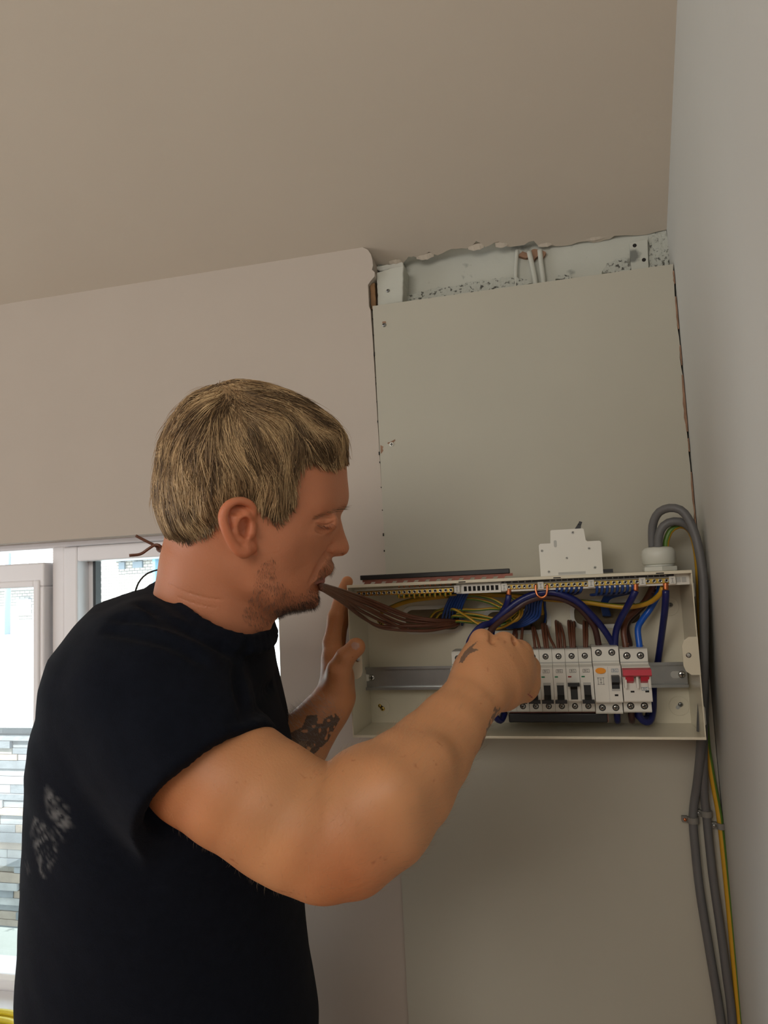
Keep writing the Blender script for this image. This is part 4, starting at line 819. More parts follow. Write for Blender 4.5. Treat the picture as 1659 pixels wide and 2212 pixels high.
def clip(x, y, rr, label):
    c = UP(x, y, -0.0115); e = thing('cable_clip', label, 'cable clip', (c[0], YB, c[2]), 'cable clips on the board')
    tt = np.linspace(-0.25, math.pi+0.5, 16); pr = [(c[0]+(rr+0.0018)*math.cos(q), -0.0115-(rr+0.0018)*math.sin(q)) for q in tt]+[(c[0]+rr*math.cos(q), -0.0115-rr*math.sin(q)) for q in tt[::-1]]
    mb = MB(); mb.prism(pr, 'z', c[2]-0.004, c[2]+0.004); mb.build('saddle', M_CLIP, e)
    mb = MB(); mb.box((c[0]-rr-0.0085, -0.0115, c[2]-0.004), (c[0]-rr-0.0005, YB, c[2]+0.004)); mb.build('nail_block', M_CLIP, e, bevel=0.0008)
    mb = MB(); mb.lathe([(0.0024, 0), (0.0022, -0.001), (0.0012, -0.0014)], (c[0]-rr-0.0045, -0.0115, c[2]), 'y', 12); mb.build('nail_head', M_COPPER if 'leftmost' in label else M_GALV, e, True)
clip(1497, 1771, 0.0059, 'grey clip with a bright nail head on the leftmost cable')
clip(1526, 1757, 0.0059, 'grey clip on the middle grey cable')
clip(1558, 1784, 0.0043, 'grey clip on the green and yellow cable by the wall')
# ================================================================== implicit modelling: one continuous surface per mesh
def smin(a, b, k):
    h = np.clip(0.5+0.5*(b-a)/k, 0, 1); return b+(a-b)*h-k*h*(1-h)
def smax(a, b, k): return -smin(-a, -b, k)
class Fld:
    def __init__(s): s.ops = []
    def cone(s, a, b, ra, rb, k=0.008, op='u', flat=None):
        """tapered capsule; flat=(axis, factor) squeezes it along an axis"""
        a, b = np.asarray(a, float), np.asarray(b, float); m = max(ra, rb)
        ab = b-a
        if flat is not None:
            ax, fc = np.asarray(flat[0], float), flat[1]; ax = ax/np.linalg.norm(ax); ab2 = ab+ax*(ab@ax)*(fc-1)
        else: ab2 = ab
        L2 = float(ab2@ab2+1e-12); a = a.astype(np.float32); ab2 = ab2.astype(np.float32); lo_, hi_ = np.minimum(a, b)-m-k, np.maximum(a, b)+m+k; dr = float(rb-ra); ra = float(ra)
        def f(p):
            d = p-a
            if flat is not None: d = d+(d@ax)[:, None]*ax*(fc-1)
            t = np.minimum(np.maximum(d@ab2/L2, 0), 1); e = d-t[:, None]*ab2
            return np.sqrt(np.einsum('ij,ij->i', e, e))-(ra+dr*t)
        s.ops.append((f, lo_, hi_, op, k)); return s
    def chain(s, pts, rs, k=0.008, op='u', flat=None):
        for i in range(len(pts)-1): s.cone(pts[i], pts[i+1], rs[i], rs[i+1], k, op, flat)
        return s
    def ell(s, c, ax, r, k=0.008, op='u'):
        c, ax, r = np.asarray(c, float), np.asarray(ax, float), np.asarray(r, float); m = r.max()
        def f(p):
            q = (p-c)@ax.T; k0 = np.sqrt(((q/r)**2).sum(1)); k1 = np.sqrt(((q/r**2)**2).sum(1))+1e-9
            return k0*(k0-1)/k1
        s.ops.append((f, c-m-k, c+m+k, op, k)); return s
    def fn(s, f, lo, hi, k=0.008, op='u'):
        s.ops.append((f, np.asarray(lo)-k, np.asarray(hi)+k, op, k)); return s
    def ev(s, p, ops=None):
        v = np.full(len(p), 1.0, np.float32)
        for f, lo, hi, op, k in (ops if ops is not None else s.ops):
            d = f(p)
            if op == 'u': v = smin(v, d, k)
            elif op == 's': v = smax(v, -d, k)
            else: v = smax(v, d, k)
        return v
    def surface(s, h, N=20):
        lo = np.min([o[1] for o in s.ops if o[3] == 'u'], 0)-3*h; hi = np.max([o[2] for o in s.ops if o[3] == 'u'], 0)+3*h
        nb = np.ceil((hi-lo)/(h*N)).astype(int); G = nb*N+2
        cid = lambda i, j, k: (i.astype(np.int64)*G[1]+j)*G[2]+k
        ids, pos, quads = [], [], []
        g = np.arange(N+1); I, J, K = np.meshgrid(g, g, g, indexing='ij'); base = np.stack([I, J, K], -1).reshape(-1, 3)
        co = [(0, 0, 0), (1, 0, 0), (0, 1, 0), (1, 1, 0), (0, 0, 1), (1, 0, 1), (0, 1, 1), (1, 1, 1)]
        ed = [(0, 1), (2, 3), (4, 5), (6, 7), (0, 2), (1, 3), (4, 6), (5, 7), (0, 4), (1, 5), (2, 6), (3, 7)]
        LO_ = np.array([q[1] for q in s.ops])-2*h-0.03; HI_ = np.array([q[2] for q in s.ops])+2*h+0.03; UN_ = np.array([q[3] == 'u' for q in s.ops])
        for bi in range(nb[0]):
            for bj in range(nb[1]):
                for bk in range(nb[2]):
                    o = np.array([bi, bj, bk])*N; b0 = lo+o*h; b1 = b0+N*h
                    hit = ((LO_ <= b1) & (HI_ >= b0)).all(1)
                    if not (hit & UN_).any(): continue
                    cp_ = ((b0+b1)[None]/2).astype(np.float32); ops = [q for q in (s.ops[z] for z in np.nonzero(hit)[0]) if q[0](cp_)[0] < N*h*0.87+0.03]
                    if not ops: continue
                    ctr = s.ev(cp_, ops)[0]
                    if abs(ctr) > N*h*1.0+0.01: continue
                    V = s.ev((b0+base*h).astype(np.float32), ops).reshape(N+1, N+1, N+1); ins = V < 0
                    if ins.all() or not ins.any(): continue
                    cs = [ins[c[0]:N+c[0], c[1]:N+c[1], c[2]:N+c[2]] for c in co]
                    cnt = sum(c.astype(np.int8) for c in cs); ci, cj, ck = np.nonzero((cnt > 0) & (cnt < 8))
                    if not len(ci): continue
                    vv = np.stack([V[ci+c[0], cj+c[1], ck+c[2]] for c in co], 1); acc = np.zeros((len(ci), 3)); n_ = np.zeros(len(ci))
                    for a, b in ed:
                        m = (vv[:, a] < 0) != (vv[:, b] < 0); t = np.where(m, vv[:, a]/np.where(m, vv[:, a]-vv[:, b], 1), 0)
                        pa, pb = np.array(co[a]), np.array(co[b]); acc += m[:, None]*(pa+(pb-pa)*t[:, None]); n_ += m
                    ids.append(cid(ci+o[0], cj+o[1], ck+o[2])); pos.append(b0+(np.stack([ci, cj, ck], 1)+acc/n_[:, None])*h)
                    for ax in range(3):
                        sl0 = [slice(0, N)]*3; sl1 = list(sl0); sl1[ax] = slice(1, N+1)
                        A, B = ins[tuple(sl0)], ins[tuple(sl1)]; e = np.stack(np.nonzero(A != B), 1)
                        if not len(e): continue
                        fl = A[e[:, 0], e[:, 1], e[:, 2]]; g_ = e+o; u, w = (ax+1) % 3, (ax+2) % 3
                        def cc(du, dw):
                            q = g_.copy(); q[:, u] -= du; q[:, w] -= dw; return cid(q[:, 0], q[:, 1], q[:, 2])
                        qd = np.stack([cc(1, 1), cc(0, 1), cc(0, 0), cc(1, 0)], 1); qd[~fl] = qd[~fl][:, ::-1]; quads.append(qd)
        ids = np.concatenate(ids); pos = np.concatenate(pos); quads = np.concatenate(quads)
        so = np.argsort(ids); ids = ids[so]; pos = pos[so]; ix = np.searchsorted(ids, quads); ix = np.clip(ix, 0, len(ids)-1)
        ok = (ids[ix] == quads).all(1); return pos, ix[ok]
def relax(V, Q, it=2, lam=0.5, keep=None):
    e = np.concatenate([Q[:, [0, 1]], Q[:, [1, 2]], Q[:, [2, 3]], Q[:, [3, 0]]])
    for _ in range(it):
        for l in (lam, -lam*1.03):
            s_ = np.zeros_like(V); c = np.zeros(len(V))
            for k in range(3): s_[:, k] = np.bincount(e[:, 0], V[e[:, 1], k], len(V))+np.bincount(e[:, 1], V[e[:, 0], k], len(V))
            c = np.bincount(e[:, 0], minlength=len(V))+np.bincount(e[:, 1], minlength=len(V))
            V = V+l*(s_/np.maximum(c, 1)[:, None]-V)
    return V
def vnormals(V, Q):
    n = np.cross(V[Q[:, 2]]-V[Q[:, 0]], V[Q[:, 3]]-V[Q[:, 1]]); N_ = np.zeros_like(V)
    for c in range(4):
        for k in range(3): N_[:, k] += np.bincount(Q[:, c], n[:, k], len(V))
    return N_/(np.linalg.norm(N_, axis=1)[:, None]+1e-12)
def np_mesh(name, V, Q, mats, parent=None, col=None, smooth=True):
    me = bpy.data.meshes.new(name); k = Q.shape[1]
    me.vertices.add(len(V)); me.vertices.foreach_set('co', V.astype(np.float32).ravel())
    me.loops.add(Q.size); me.loops.foreach_set('vertex_index', Q.astype(np.int32).ravel())
    me.polygons.add(len(Q)); me.polygons.foreach_set('loop_start', np.arange(0, Q.size, k, dtype=np.int32)); me.polygons.foreach_set('loop_total', np.full(len(Q), k, np.int32))
    if smooth: me.polygons.foreach_set('use_smooth', np.ones(len(Q), bool))
    for m in (mats if isinstance(mats, (list, tuple)) else [mats]): me.materials.append(m)
    me.update(calc_edges=True); me.validate()
    if col is not None:
        a = me.color_attributes.new('col', 'FLOAT_COLOR', 'POINT'); c = np.ones((len(V), 4), np.float32); c[:, :3] = col; a.data.foreach_set('color', c.ravel())
    return link(name, me, parent)
def inpoly(pt, poly):
    x, y = pt[:, 0], pt[:, 1]; r = np.zeros(len(pt), bool); n = len(poly)
    for i in range(n):
        (x0, y0), (x1, y1) = poly[i], poly[(i+1) % n]
        c = ((y0 > y) != (y1 > y)) & (x < (x1-x0)*(y-y0)/((y1-y0) if y1 != y0 else 1e-9)+x0); r ^= c
    return r
def polydist(pt, poly, closed=True):
    d = np.full(len(pt), 1e9); n = len(poly)
    for i in range(n if closed else n-1):
        a, b = np.array(poly[i], float), np.array(poly[(i+1) % n], float); ab = b-a; q = pt-a
        t = np.clip(q@ab/(ab@ab+1e-12), 0, 1); d = np.minimum(d, np.linalg.norm(q-t[:, None]*ab, axis=1))
    return d
_perm = np.random.default_rng(5).random((64, 64, 64)).astype(np.float32)
def vnoise(p, scale):
    q = np.asarray(p)*scale; i = np.floor(q).astype(int); f = q-i; f = f*f*(3-2*f); r = 0
    for dx in (0, 1):
        for dy in (0, 1):
            for dz in (0, 1):
                w = (f[:, 0] if dx else 1-f[:, 0])*(f[:, 1] if dy else 1-f[:, 1])*(f[:, 2] if dz else 1-f[:, 2])
                r = r+w*_perm[(i[:, 0]+dx) % 64, (i[:, 1]+dy) % 64, (i[:, 2]+dz) % 64]
    return r

# ================================================================== the person
HD = 0.80                                    # distance to the middle plane of the head
v0 = ray(560, 1070); v0 = v0/np.linalg.norm(v0); r0 = CR-(CR@v0)*v0; r0 /= np.linalg.norm(r0); u0 = np.cross(r0, v0)
TH = math.radians(9)
HU = math.cos(TH)*r0+math.sin(TH)*v0; HN = -math.cos(TH)*v0+math.sin(TH)*r0; HV = u0
H0 = P(560, 1070, HD)
def hp(x, y, s=0.0):
    """picture point -> head coordinates (forward, up) on the plane s to the viewer's side of the middle"""
    r = ray(x, y); o = H0+HN*s; t = ((o-CAM_C)@HN)/(r@HN); q = CAM_C+r*t-H0; return np.array([q@HU, q@HV])
def H3(x, y, s): a = hp(x, y, s); return H0+HU*a[0]+HV*a[1]+HN*s
prof = [(742, 985), (746, 1000), (748, 1018), (751, 1050), (752.5, 1073), (749, 1091), (740, 1104), (736, 1112), (738.5, 1131), (744.5, 1152), (751, 1169), (754.5, 1183), (750, 1195), (740, 1201), (726, 1202), (716, 1204.5),
        (718, 1214), (720.5, 1225), (716.5, 1236), (709, 1243.5), (701, 1248), (702.5, 1255), (698, 1262.5), (689, 1272), (687, 1285), (688.5, 1298), (685, 1309), (675, 1315), (654, 1316), (631, 1319), (604, 1327), (587, 1335),
        (545, 1322), (500, 1290), (440, 1240), (395, 1192), (366, 1150), (350, 1110), (345, 1070), (347, 1020), (355, 972), (374, 920), (405, 879), (452, 851), (503, 838), (553, 841), (604, 855), (652, 880), (697, 913), (726, 948)]
ctl = [(500, 960, 77), (430, 960, 69), (385, 1040, 54), (395, 1110, 50), (440, 1060, 69), (560, 920, 72), (480, 1060, 76), (620, 940, 64), (560, 1000, 76), (460, 890, 58), (530, 875, 50), (600, 890, 52), (660, 930, 45), (690, 960, 45),
       (630, 1010, 68), (690, 1010, 55), (725, 1020, 38), (740, 1035, 25), (610, 1070, 71), (660, 1060, 63), (715, 1060, 47), (740, 1070, 27), (700, 1092, 53.5), (725, 1093, 39), (741, 1092, 20),
       (672, 1105, 59), (640, 1110, 66), (590, 1120, 71), (700, 1112, 49), (722, 1112, 31), (733, 1113, 14), (704, 1130, 45), (718, 1131, 31), (728, 1131, 15), (735, 1132, 9), (678, 1132, 54), (650, 1140, 65),
       (620, 1150, 70), (680, 1150, 55), (706, 1150, 38), (720, 1152, 22), (733, 1152, 11.5), (741, 1155, 7.5), (690, 1172, 46.5), (708, 1172, 29), (716, 1176, 20), (733, 1172, 13), (745, 1175, 9.5),
       (714, 1186, 19), (722, 1188, 18.5), (735, 1186, 14), (746, 1186, 9.5), (718, 1197, 16.5), (732, 1196, 12), (705, 1192, 28), (690, 1195, 40), (660, 1180, 58), (620, 1190, 68), (590, 1180, 71),
       (706, 1208, 24), (708, 1222, 25), (710, 1234, 19), (697, 1222, 33), (680, 1215, 43), (692, 1238, 29), (700, 1243, 17), (684, 1250, 33), (696, 1254, 17), (690, 1262, 18), (680, 1263, 30.5), (668, 1250, 42), (676, 1280, 25), (670, 1300, 22), (655, 1300, 34),
       (640, 1270, 50), (650, 1230, 52), (610, 1240, 62), (620, 1295, 47), (590, 1300, 53), (570, 1255, 63), (545, 1275, 58), (540, 1210, 68), (500, 1200, 62), (470, 1150, 66), (430, 1160, 52), (480, 1230, 48), (520, 1120, 75), (550, 1080, 75), (530, 1160, 72)]
_cp, _cw = [], []
for q in prof: _cp.append(hp(*q)); _cw.append(0.0)
for x, y, w in ctl: _cp.append(hp(x, y, w/1000)); _cw.append((w/1000)**2)
_cp = np.array(_cp); _cw = np.array(_cw); _c0 = _cp.mean(0); _sc = 10.0
def _tps(r2): return 0.5*r2*np.log(r2+1e-12)
def _fit(P_, w_, reg):
    n = len(P_); X = (P_-_c0)*_sc; K = _tps(((X[:, None]-X[None])**2).sum(-1))+reg*np.eye(n); A = np.hstack([np.ones((n, 1)), X])
    M = np.block([[K, A], [A.T, np.zeros((3, 3))]]); return X, np.linalg.solve(M, np.r_[w_, 0, 0, 0])
_X, _co = _fit(_cp, _cw*1000, 2e-5)
GS = 0.0011; _lo = _cp.min(0)-0.03; _n = np.ceil((_cp.max(0)+0.03-_lo)/GS).astype(int)
_gx, _gy = np.meshgrid(_lo[0]+np.arange(_n[0])*GS, _lo[1]+np.arange(_n[1])*GS, indexing='ij'); _q = np.stack([_gx, _gy], -1).reshape(-1, 2)
W2G = np.zeros(len(_q)); _Y = (_q-_c0)*_sc
for i in range(0, len(_q), 20000):
    Y = _Y[i:i+20000]; W2G[i:i+20000] = _tps(((Y[:, None]-_X[None])**2).sum(-1))@_co[:-3]+np.hstack([np.ones((len(Y), 1)), Y])@_co[-3:]
W2G = (W2G/1000).reshape(_n)
# keep the outside of the profile negative
_pp = [tuple(hp(*q)) for q in prof]; _ins = inpoly(_q, _pp).reshape(_n); _dd = polydist(_q, _pp).reshape(_n)
W2G = np.where(_ins, np.maximum(W2G, 2*0.002*_dd), np.minimum(W2G, -2*0.02*_dd))
for _ in range(2):
    W2G[1:-1, 1:-1] = 0.25*W2G[1:-1, 1:-1]*2+0.125*(W2G[:-2, 1:-1]+W2G[2:, 1:-1]+W2G[1:-1, :-2]+W2G[1:-1, 2:])
_ga, _gb = np.gradient(W2G, GS); W2GR = np.sqrt(_ga**2+_gb**2)
def _samp(G, ab):
    t = (ab-_lo)/GS; t[:, 0] = np.clip(t[:, 0], 0, _n[0]-1.001); t[:, 1] = np.clip(t[:, 1], 0, _n[1]-1.001); i = t.astype(int); f = t-i
    return (G[i[:, 0], i[:, 1]]*(1-f[:, 0])*(1-f[:, 1])+G[i[:, 0]+1, i[:, 1]]*f[:, 0]*(1-f[:, 1])+G[i[:, 0], i[:, 1]+1]*(1-f[:, 0])*f[:, 1]+G[i[:, 0]+1, i[:, 1]+1]*f[:, 0]*f[:, 1])
def hcoord(p): d = p-H0; return np.stack([d@HU, d@HV], 1), d@HN
def head_f(p):
    ab, s_ = hcoord(p); w2 = _samp(W2G, ab.copy()); g = np.sqrt(4*s_**2+_samp(W2GR, ab.copy())**2); return (s_**2-w2)/np.maximum(g, 0.012)
def headW(ab): return np.sqrt(np.maximum(_samp(W2G, np.asarray(ab, float).copy()), 1e-8))
def hs(x, y, off=0.0):
    """picture point on the near surface of the head, raised by off"""
    s_ = 0.05
    for _ in range(12):
        a = hp(x, y, s_); s_ = 0.5*s_+0.5*float(headW(a[None])[0])
    return H3(x, y, s_+off)
hb = [H0+HU*a+HV*b+HN*c for a in (-.14, .13) for b in (-.16, .15) for c in (-.09, .09)]
px = lambda r, d: r*d/FPX
body = Fld()
# neck and torso core
neck = [(470, 1130, .80, 50), (466, 1200, .80, 53), (462, 1260, .805, 56), (455, 1330, .81, 60), (438, 1388, .82, 52)]
body.chain([P(x, y, d) for x, y, d, r in neck], [r/1000 for *_, r in neck], 0.02)
body.cone(P(545, 1300, .80), P(515, 1365, .81), 0.022, 0.026, 0.025)
body.fn(head_f, np.min(hb, 0), np.max(hb, 0), 0.012)
torso_c = [(410, 1440, .85, 72), (380, 1580, .85, 90)]
body.chain([P(x, y, d) for x, y, d, r in torso_c], [r/1000 for *_, r in torso_c], 0.03)
# eyelids, brow, lips, nostril
def eye(sg):
    c = H3(709, 1133, 0.0325) if sg > 0 else None
    return c
E_ = H3(707, 1127, 0.0335); body.ell(E_, np.eye(3), (0.0122, 0.0122, 0.0122), 0.004)
E2 = E_-2*HN*((E_-H0)@HN); body.ell(E2, np.eye(3), (0.0122, 0.0122, 0.0122), 0.004)
def onskin(x, y, lo=0.66, hi=0.92):
    r = ray(x, y); t = np.linspace(lo, hi, 900); v = body.ev(CAM_C+t[:, None]*r); i = int(np.argmax(v < 0)); return CAM_C+r*t[i]
def groove(pts, r, k): body.chain(list(spline([onskin(*q) for q in pts], 14)), [r]*14, k, 's')
groove(((684, 1131), (692, 1134.5), (703, 1135.5), (714, 1132.5), (721, 1128)), 0.0012, 0.0015)      # lash line of the lowered lid
groove(((678, 1123), (690, 1118), (704, 1115), (719, 1114)), 0.0010, 0.003)                   # crease above the lid
groove(((684, 1143), (697, 1148), (712, 1146)), 0.0008, 0.004)
groove(((701, 1248.5), (694, 1250.5), (686, 1256), (679, 1262)), 0.0013, 0.0025)                   # mouth
groove(((717, 1176), (709.5, 1184), (710.5, 1195), (717, 1200)), 0.0009, 0.003)                     # nostril wing
groove(((706, 1197), (698, 1208), (689, 1224), (680, 1243), (672, 1256)), 0.0010, 0.007)            # smile fold
groove(((690, 1268), (682, 1272), (674, 1270)), 0.0012, 0.006)
groove(((365, 1262), (395, 1276), (440, 1290), (480, 1296)), 0.0003, 0.0014); groove(((380, 1288), (420, 1303), (465, 1313)), 0.0002, 0.0012)
body.cone(H3(738, 1199.5, 0.006), H3(727, 1196, 0.007), 0.0030, 0.0026, 0.002, 's')
body.cone(H3(738, 1199.5, -0.006), H3(727, 1196, -0.007), 0.0030, 0.0026, 0.002, 's')
# ear (both sides)
def ear(mir):
    def E3(x, y, off):
        q = H3(x, y, 0.0715+off/1000)
        return q if not mir else q-2*HN*((q-H0)@HN)
    rim = [(547, 1112, 3), (546, 1098, 6), (537, 1087, 9), (521, 1082, 12), (504, 1085, 15), (490, 1095, 17), (482, 1111, 18), (483, 1130, 18), (490, 1150, 17), (500, 1170, 14), (512, 1186, 11), (524, 1194, 8)]
    body.cone(E3(516, 1122, 1), E3(522, 1172, 0), 0.0150, 0.0115, 0.006)
    body.cone(E3(506, 1118, 7), E3(508, 1150, 6.5), 0.0085, 0.008, 0.006)
    rr_ = np.interp(np.linspace(0, 1, 30), np.linspace(0, 1, 12), [.0034, .0034, .0035, .0037, .004, .0042, .0043, .0042, .004, .0042, .0048, .0056])
    body.chain(list(spline([E3(*q) for q in rim], 30)), list(rr_), 0.0020)
    body.cone(E3(531, 1189, 5), E3(541, 1184, 2), 0.0072, 0.006, 0.005)
    body.ell(E3(527, 1141, 11), np.array([HU, HV, HN]), (0.0078, 0.0112, 0.0075), 0.004, 's')
    body.ell(E3(514, 1103, 15), np.array([HU, HV, HN]), (0.0085, 0.0050, 0.004), 0.003, 's')
    body.chain([E3(*q) for q in ((533, 1108, 7), (516, 1114, 10.5), (507, 1128, 12), (507, 1148, 11.5), (517, 1166, 9), (530, 1172, 6.5))], [.0026, .003, .0032, .0032, .0032, .003], 0.003)
    body.cone(E3(545, 1136, 4), E3(543, 1152, 6), 0.0040, 0.0046, 0.004)
ear(False); ear(True)
# near arm: circles seen in the picture with their distance
def arm(ch, k=0.02, flat=None):
    body.chain([P(x, y, d) for x, y, r, d in ch], [px(r, d) for x, y, r, d in ch], k, 'u', flat)
arm([(360, 1500, 115, .75), (400, 1600, 132, .715), (444, 1648, 135, .70), (512, 1694, 135, .69), (578, 1735, 134, .685), (655, 1780, 133, .68), (712, 1802, 132, .68)], 0.004)
arm([(712, 1802, 132, .68), (755, 1786, 134, .682), (812, 1742, 135, .69), (873, 1691, 112, .708), (927, 1628, 91, .735), (973, 1569, 75, .757), (1008, 1523, 63, .778), (1034, 1488, 61, .80)], 0.004)
arm([(756, 1866, 64, .672), (772, 1883, 50, .668)], 0.010)
arm([(600, 1798, 98, .675), (690, 1842, 92, .67)], 0.010)
arm([(860, 1700, 60, .66), (930, 1640, 45, .69)], 0.02)     # forearm muscle on the near side
# near hand: wrist, back of the hand, five fingers closed on the cable
FL = (CF, 1.25)
def J(x, y, d): return P(x, y, d)
wr = J(1035, 1488, .80)
kn = {'index': (1041, 1385, .815, 25), 'middle': (1089, 1391, .828, 25), 'ring': (1124, 1409, .842, 24), 'pinky': (1143, 1440, .855, 22)}
for n_, (x, y, d, r) in kn.items():
    mid = J((1035+x)/2-(6 if n_ == 'index' else 0), (1480+y)/2, (d+.80)/2-0.004)
    body.chain([J(1037, 1480, .80), mid, J(x, y, d)], [px(50, .8), px(34, .81), px(r, d)], 0.016)
body.cone(J(1075, 1455, .825), J(1100, 1440, .835), px(55, .83), px(42, .83), 0.02)
body.cone(J(1085, 1490, .83), J(1128, 1478, .86), px(44, .83), px(36, .86), 0.018)        # outer edge of the palm
body.cone(J(1128, 1478, .86), J(1135, 1496, .885), px(30, .86), px(22, .88), 0.012)
body.cone(J(1015, 1440, .82), J(1026, 1412, .83), px(27, .82), px(26, .83), 0.015)
for n_, (x, y, d, r) in kn.items():
    l1 = {'index': .046, 'middle': .05, 'ring': .046, 'pinky': .036}[n_]; r1 = px(r, d)
    a = J(x, y, d); b = a+CF*l1*0.93-CU*l1*0.32; c = b-CU*0.024+CF*0.002; e = c-CF*0.018-CU*0.004
    body.chain([a, b, c, e], [r1, r1*0.80, r1*0.72, r1*0.62], 0.004)
th0 = J(1028, 1432, .84); th1 = th0+CF*0.035+CU*0.002+CR*0.002; th2 = th1+CF*0.026+CR*0.010-CU*0.004; th3 = th2+CF*0.010+CR*0.022-CU*0.004
body.chain([th0, th1, th2, th3], [0.0135, 0.0115, 0.0105, 0.0085], 0.006)
for a, b in ((('index'), ('middle')), (('middle'), ('ring')), (('ring'), ('pinky'))):     # hollows between the knuckles
    A, B = kn[a], kn[b]; body.cone(J((A[0]+B[0])/2, (A[1]+B[1])/2-14, (A[2]+B[2])/2-0.012), J((A[0]+B[0])/2-10, (A[1]+B[1])/2+22, (A[2]+B[2])/2-0.022), 0.0035, 0.001, 0.007, 's')
# far arm and hand on the side of the fuse box
arm([(470, 1480, 110, 1.0), (520, 1620, 85, 1.0), (560, 1740, 72, .985)], 0.02)
arm([(560, 1740, 72, .985), (610, 1665, 70, .99), (650, 1605, 58, .995), (685, 1560, 47, 1.0), (712, 1527, 41, 1.005), (726, 1502, 38, 1.012)], 0.015)
arm([(726, 1502, 38, 1.012), (729, 1462, 32, 1.02), (722, 1420, 26, 1.035)], 0.012)
arm([(728, 1480, 30, 1.0), (732, 1448, 25, .995), (746, 1420, 20, .992), (768, 1399, 17.5, .992), (770, 1397, 17.5, .992)], 0.007)            # thumb
arm([(722, 1420, 25, 1.035), (717, 1390, 19, 1.045), (725, 1335, 16.5, 1.055), (737, 1288, 14.5, 1.062), (750, 1257, 12.5, 1.066)], 0.006)     # index
for q in (0, 1, 2):                                                                                             # other fingers behind it
    d = 0.024*(q+1); arm([(726, 1425+8*q, 24, 1.04+d), (728, 1390+8*q, 17, 1.05+d), (736, 1335+6*q, 15, 1.06+d), (742, 1290+8*q, 13.5, 1.066+d), (746, 1266+12*q, 11.5, 1.068+d)], 0.005)
arm([(726, 1440, 26, 1.035), (730, 1450, 24, 1.09)], 0.012)
SV, SQ = body.surface(0.00125); SV = relax(SV, SQ, 2, 0.4); SN = vnormals(SV, SQ); SPX = topx(SV)
dep = (SV-CAM_C)@CF
face_cam = (SN*(CAM_C-SV)).sum(1) > 0
# pigment: tan skin, redder face, freckles, tattoos, nail
tan = np.array([0.58, 0.275, 0.125]); red = np.array([0.50, 0.185, 0.095]); pale = np.array([0.50, 0.26, 0.16])
nz1, nz2 = vnoise(SV, 40), vnoise(SV, 140)
colr = np.tile(tan, (len(SV), 1)); hd = ((SPX[:, 1] < 1380) & (SPX[:, 0] < 760) & (dep < .93)); w_ = hd.astype(float)*0.85
colr = colr*(1-w_[:, None])+red*w_[:, None]; colr *= (0.92+0.16*nz1)[:, None]
fr = np.clip((vnoise(SV, 300)-0.80)*8, 0, 1)*np.clip((vnoise(SV, 70)-0.55)*6, 0, 1)*(~hd); colr *= 1-fr[:, None]*np.array([0.22, 0.32, 0.36])
el_w = np.clip(1-np.linalg.norm(SPX-np.array([745, 1900]), axis=1)/190, 0, 1)*(dep < .8); up_w = np.clip((600-SPX[:, 0])/260, 0, 1)*(dep < .8)*(SPX[:, 1] > 1400)
colr *= 1-np.maximum(el_w, up_w*0.8)[:, None]*np.array([0.04, 0.26, 0.34])
cut = (polydist(SPX, [(940+.16878*1188, 1320+.16878*1062), (940+.16878*1242, 1320+.16878*1108)], False) < 1.3) & (dep < .92) & face_cam; colr[cut] = np.array([0.30, 0.05, 0.04])
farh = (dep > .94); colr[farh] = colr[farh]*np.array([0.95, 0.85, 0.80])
c7 = lambda x, y: (940+.16878*x, 1320+.16878*y); c4 = lambda x, y: (560+.17184*x, 1280+.17184*y); c1 = lambda x, y: (300+.33756*x, 780+.33756*y)
star = [c7(*q) for q in ((552, 376), (470, 478), (566, 490), (440, 545), (392, 600), (350, 668), (332, 655), (300, 670), (335, 585), (372, 525), (425, 470))]
ink = inpoly(SPX, star) & face_cam & (dep < .9); colr[ink] = colr[ink]*0.25+np.array([0.045, 0.05, 0.05])*0.75
inn = inpoly(SPX, [c7(*q) for q in ((395, 545), (440, 525), (400, 585), (365, 600))]) & face_cam & (dep < .9); colr[inn] = np.array([0.2, 0.12, 0.09])
band = polydist(SPX, [c7(*q) for q in ((795, 1250), (760, 1340), (700, 1500), (640, 1680), (575, 1880))], False); bm_ = (band < 6.5) & (dep < .84) & face_cam & (vnoise(SV, 260) > 0.42); colr[bm_] = colr[bm_]*0.3+np.array([0.05, 0.05, 0.05])*0.7
tat = inpoly(SPX, [c4(*q) for q in ((600, 1545), (735, 1535), (728, 1650), (795, 1650), (815, 1585), (960, 1515), (1015, 1590), (960, 1690), (860, 1870), (690, 2030), (380, 1900), (400, 1760), (540, 1690))]) & (dep > .94)
tat &= ~((vnoise(SV, 170) > 0.78)); colr[tat] = colr[tat]*0.18+np.array([0.03, 0.034, 0.032])*0.82
lt = polydist(SPX, [c4(*q) for q in ((600, 1760), (700, 1700), (830, 1690), (900, 1640))], False) < 1.6; colr[lt & tat] = np.array([0.13, 0.10, 0.085])
nail = inpoly(SPX, [c4(*q) for q in ((1148, 650), (1190, 618), (1262, 640), (1256, 690), (1215, 725), (1175, 705))]) & (dep < 1.0) & (dep > .94); colr[nail] = np.array([0.50, 0.29, 0.22])
lips = inpoly(SPX, [(720, 1240), (703, 1247), (690, 1250), (677, 1262), (688, 1266), (699, 1266), (704, 1256)]) & (dep < .9); colr[lips] = np.array([0.36, 0.13, 0.10])
earp = inpoly(SPX, [(550, 1080), (470, 1080), (470, 1205), (556, 1205)]) & ((SV-H0)@HN > 0.07); colr[earp] = colr[earp]*np.array([1.08, 0.95, 0.92])
M_SKIN = mat('skin', (0.5, 0.25, 0.15, 1), 0.48, attr='col', sss=0.25, bump=0.12, bscale=420, spec=0.4)
feet = P(370, 1700, .86); feet[2] = 0.0
person = thing('person', 'man in a black t-shirt working on the fuse box with wires in his mouth', 'person', feet)
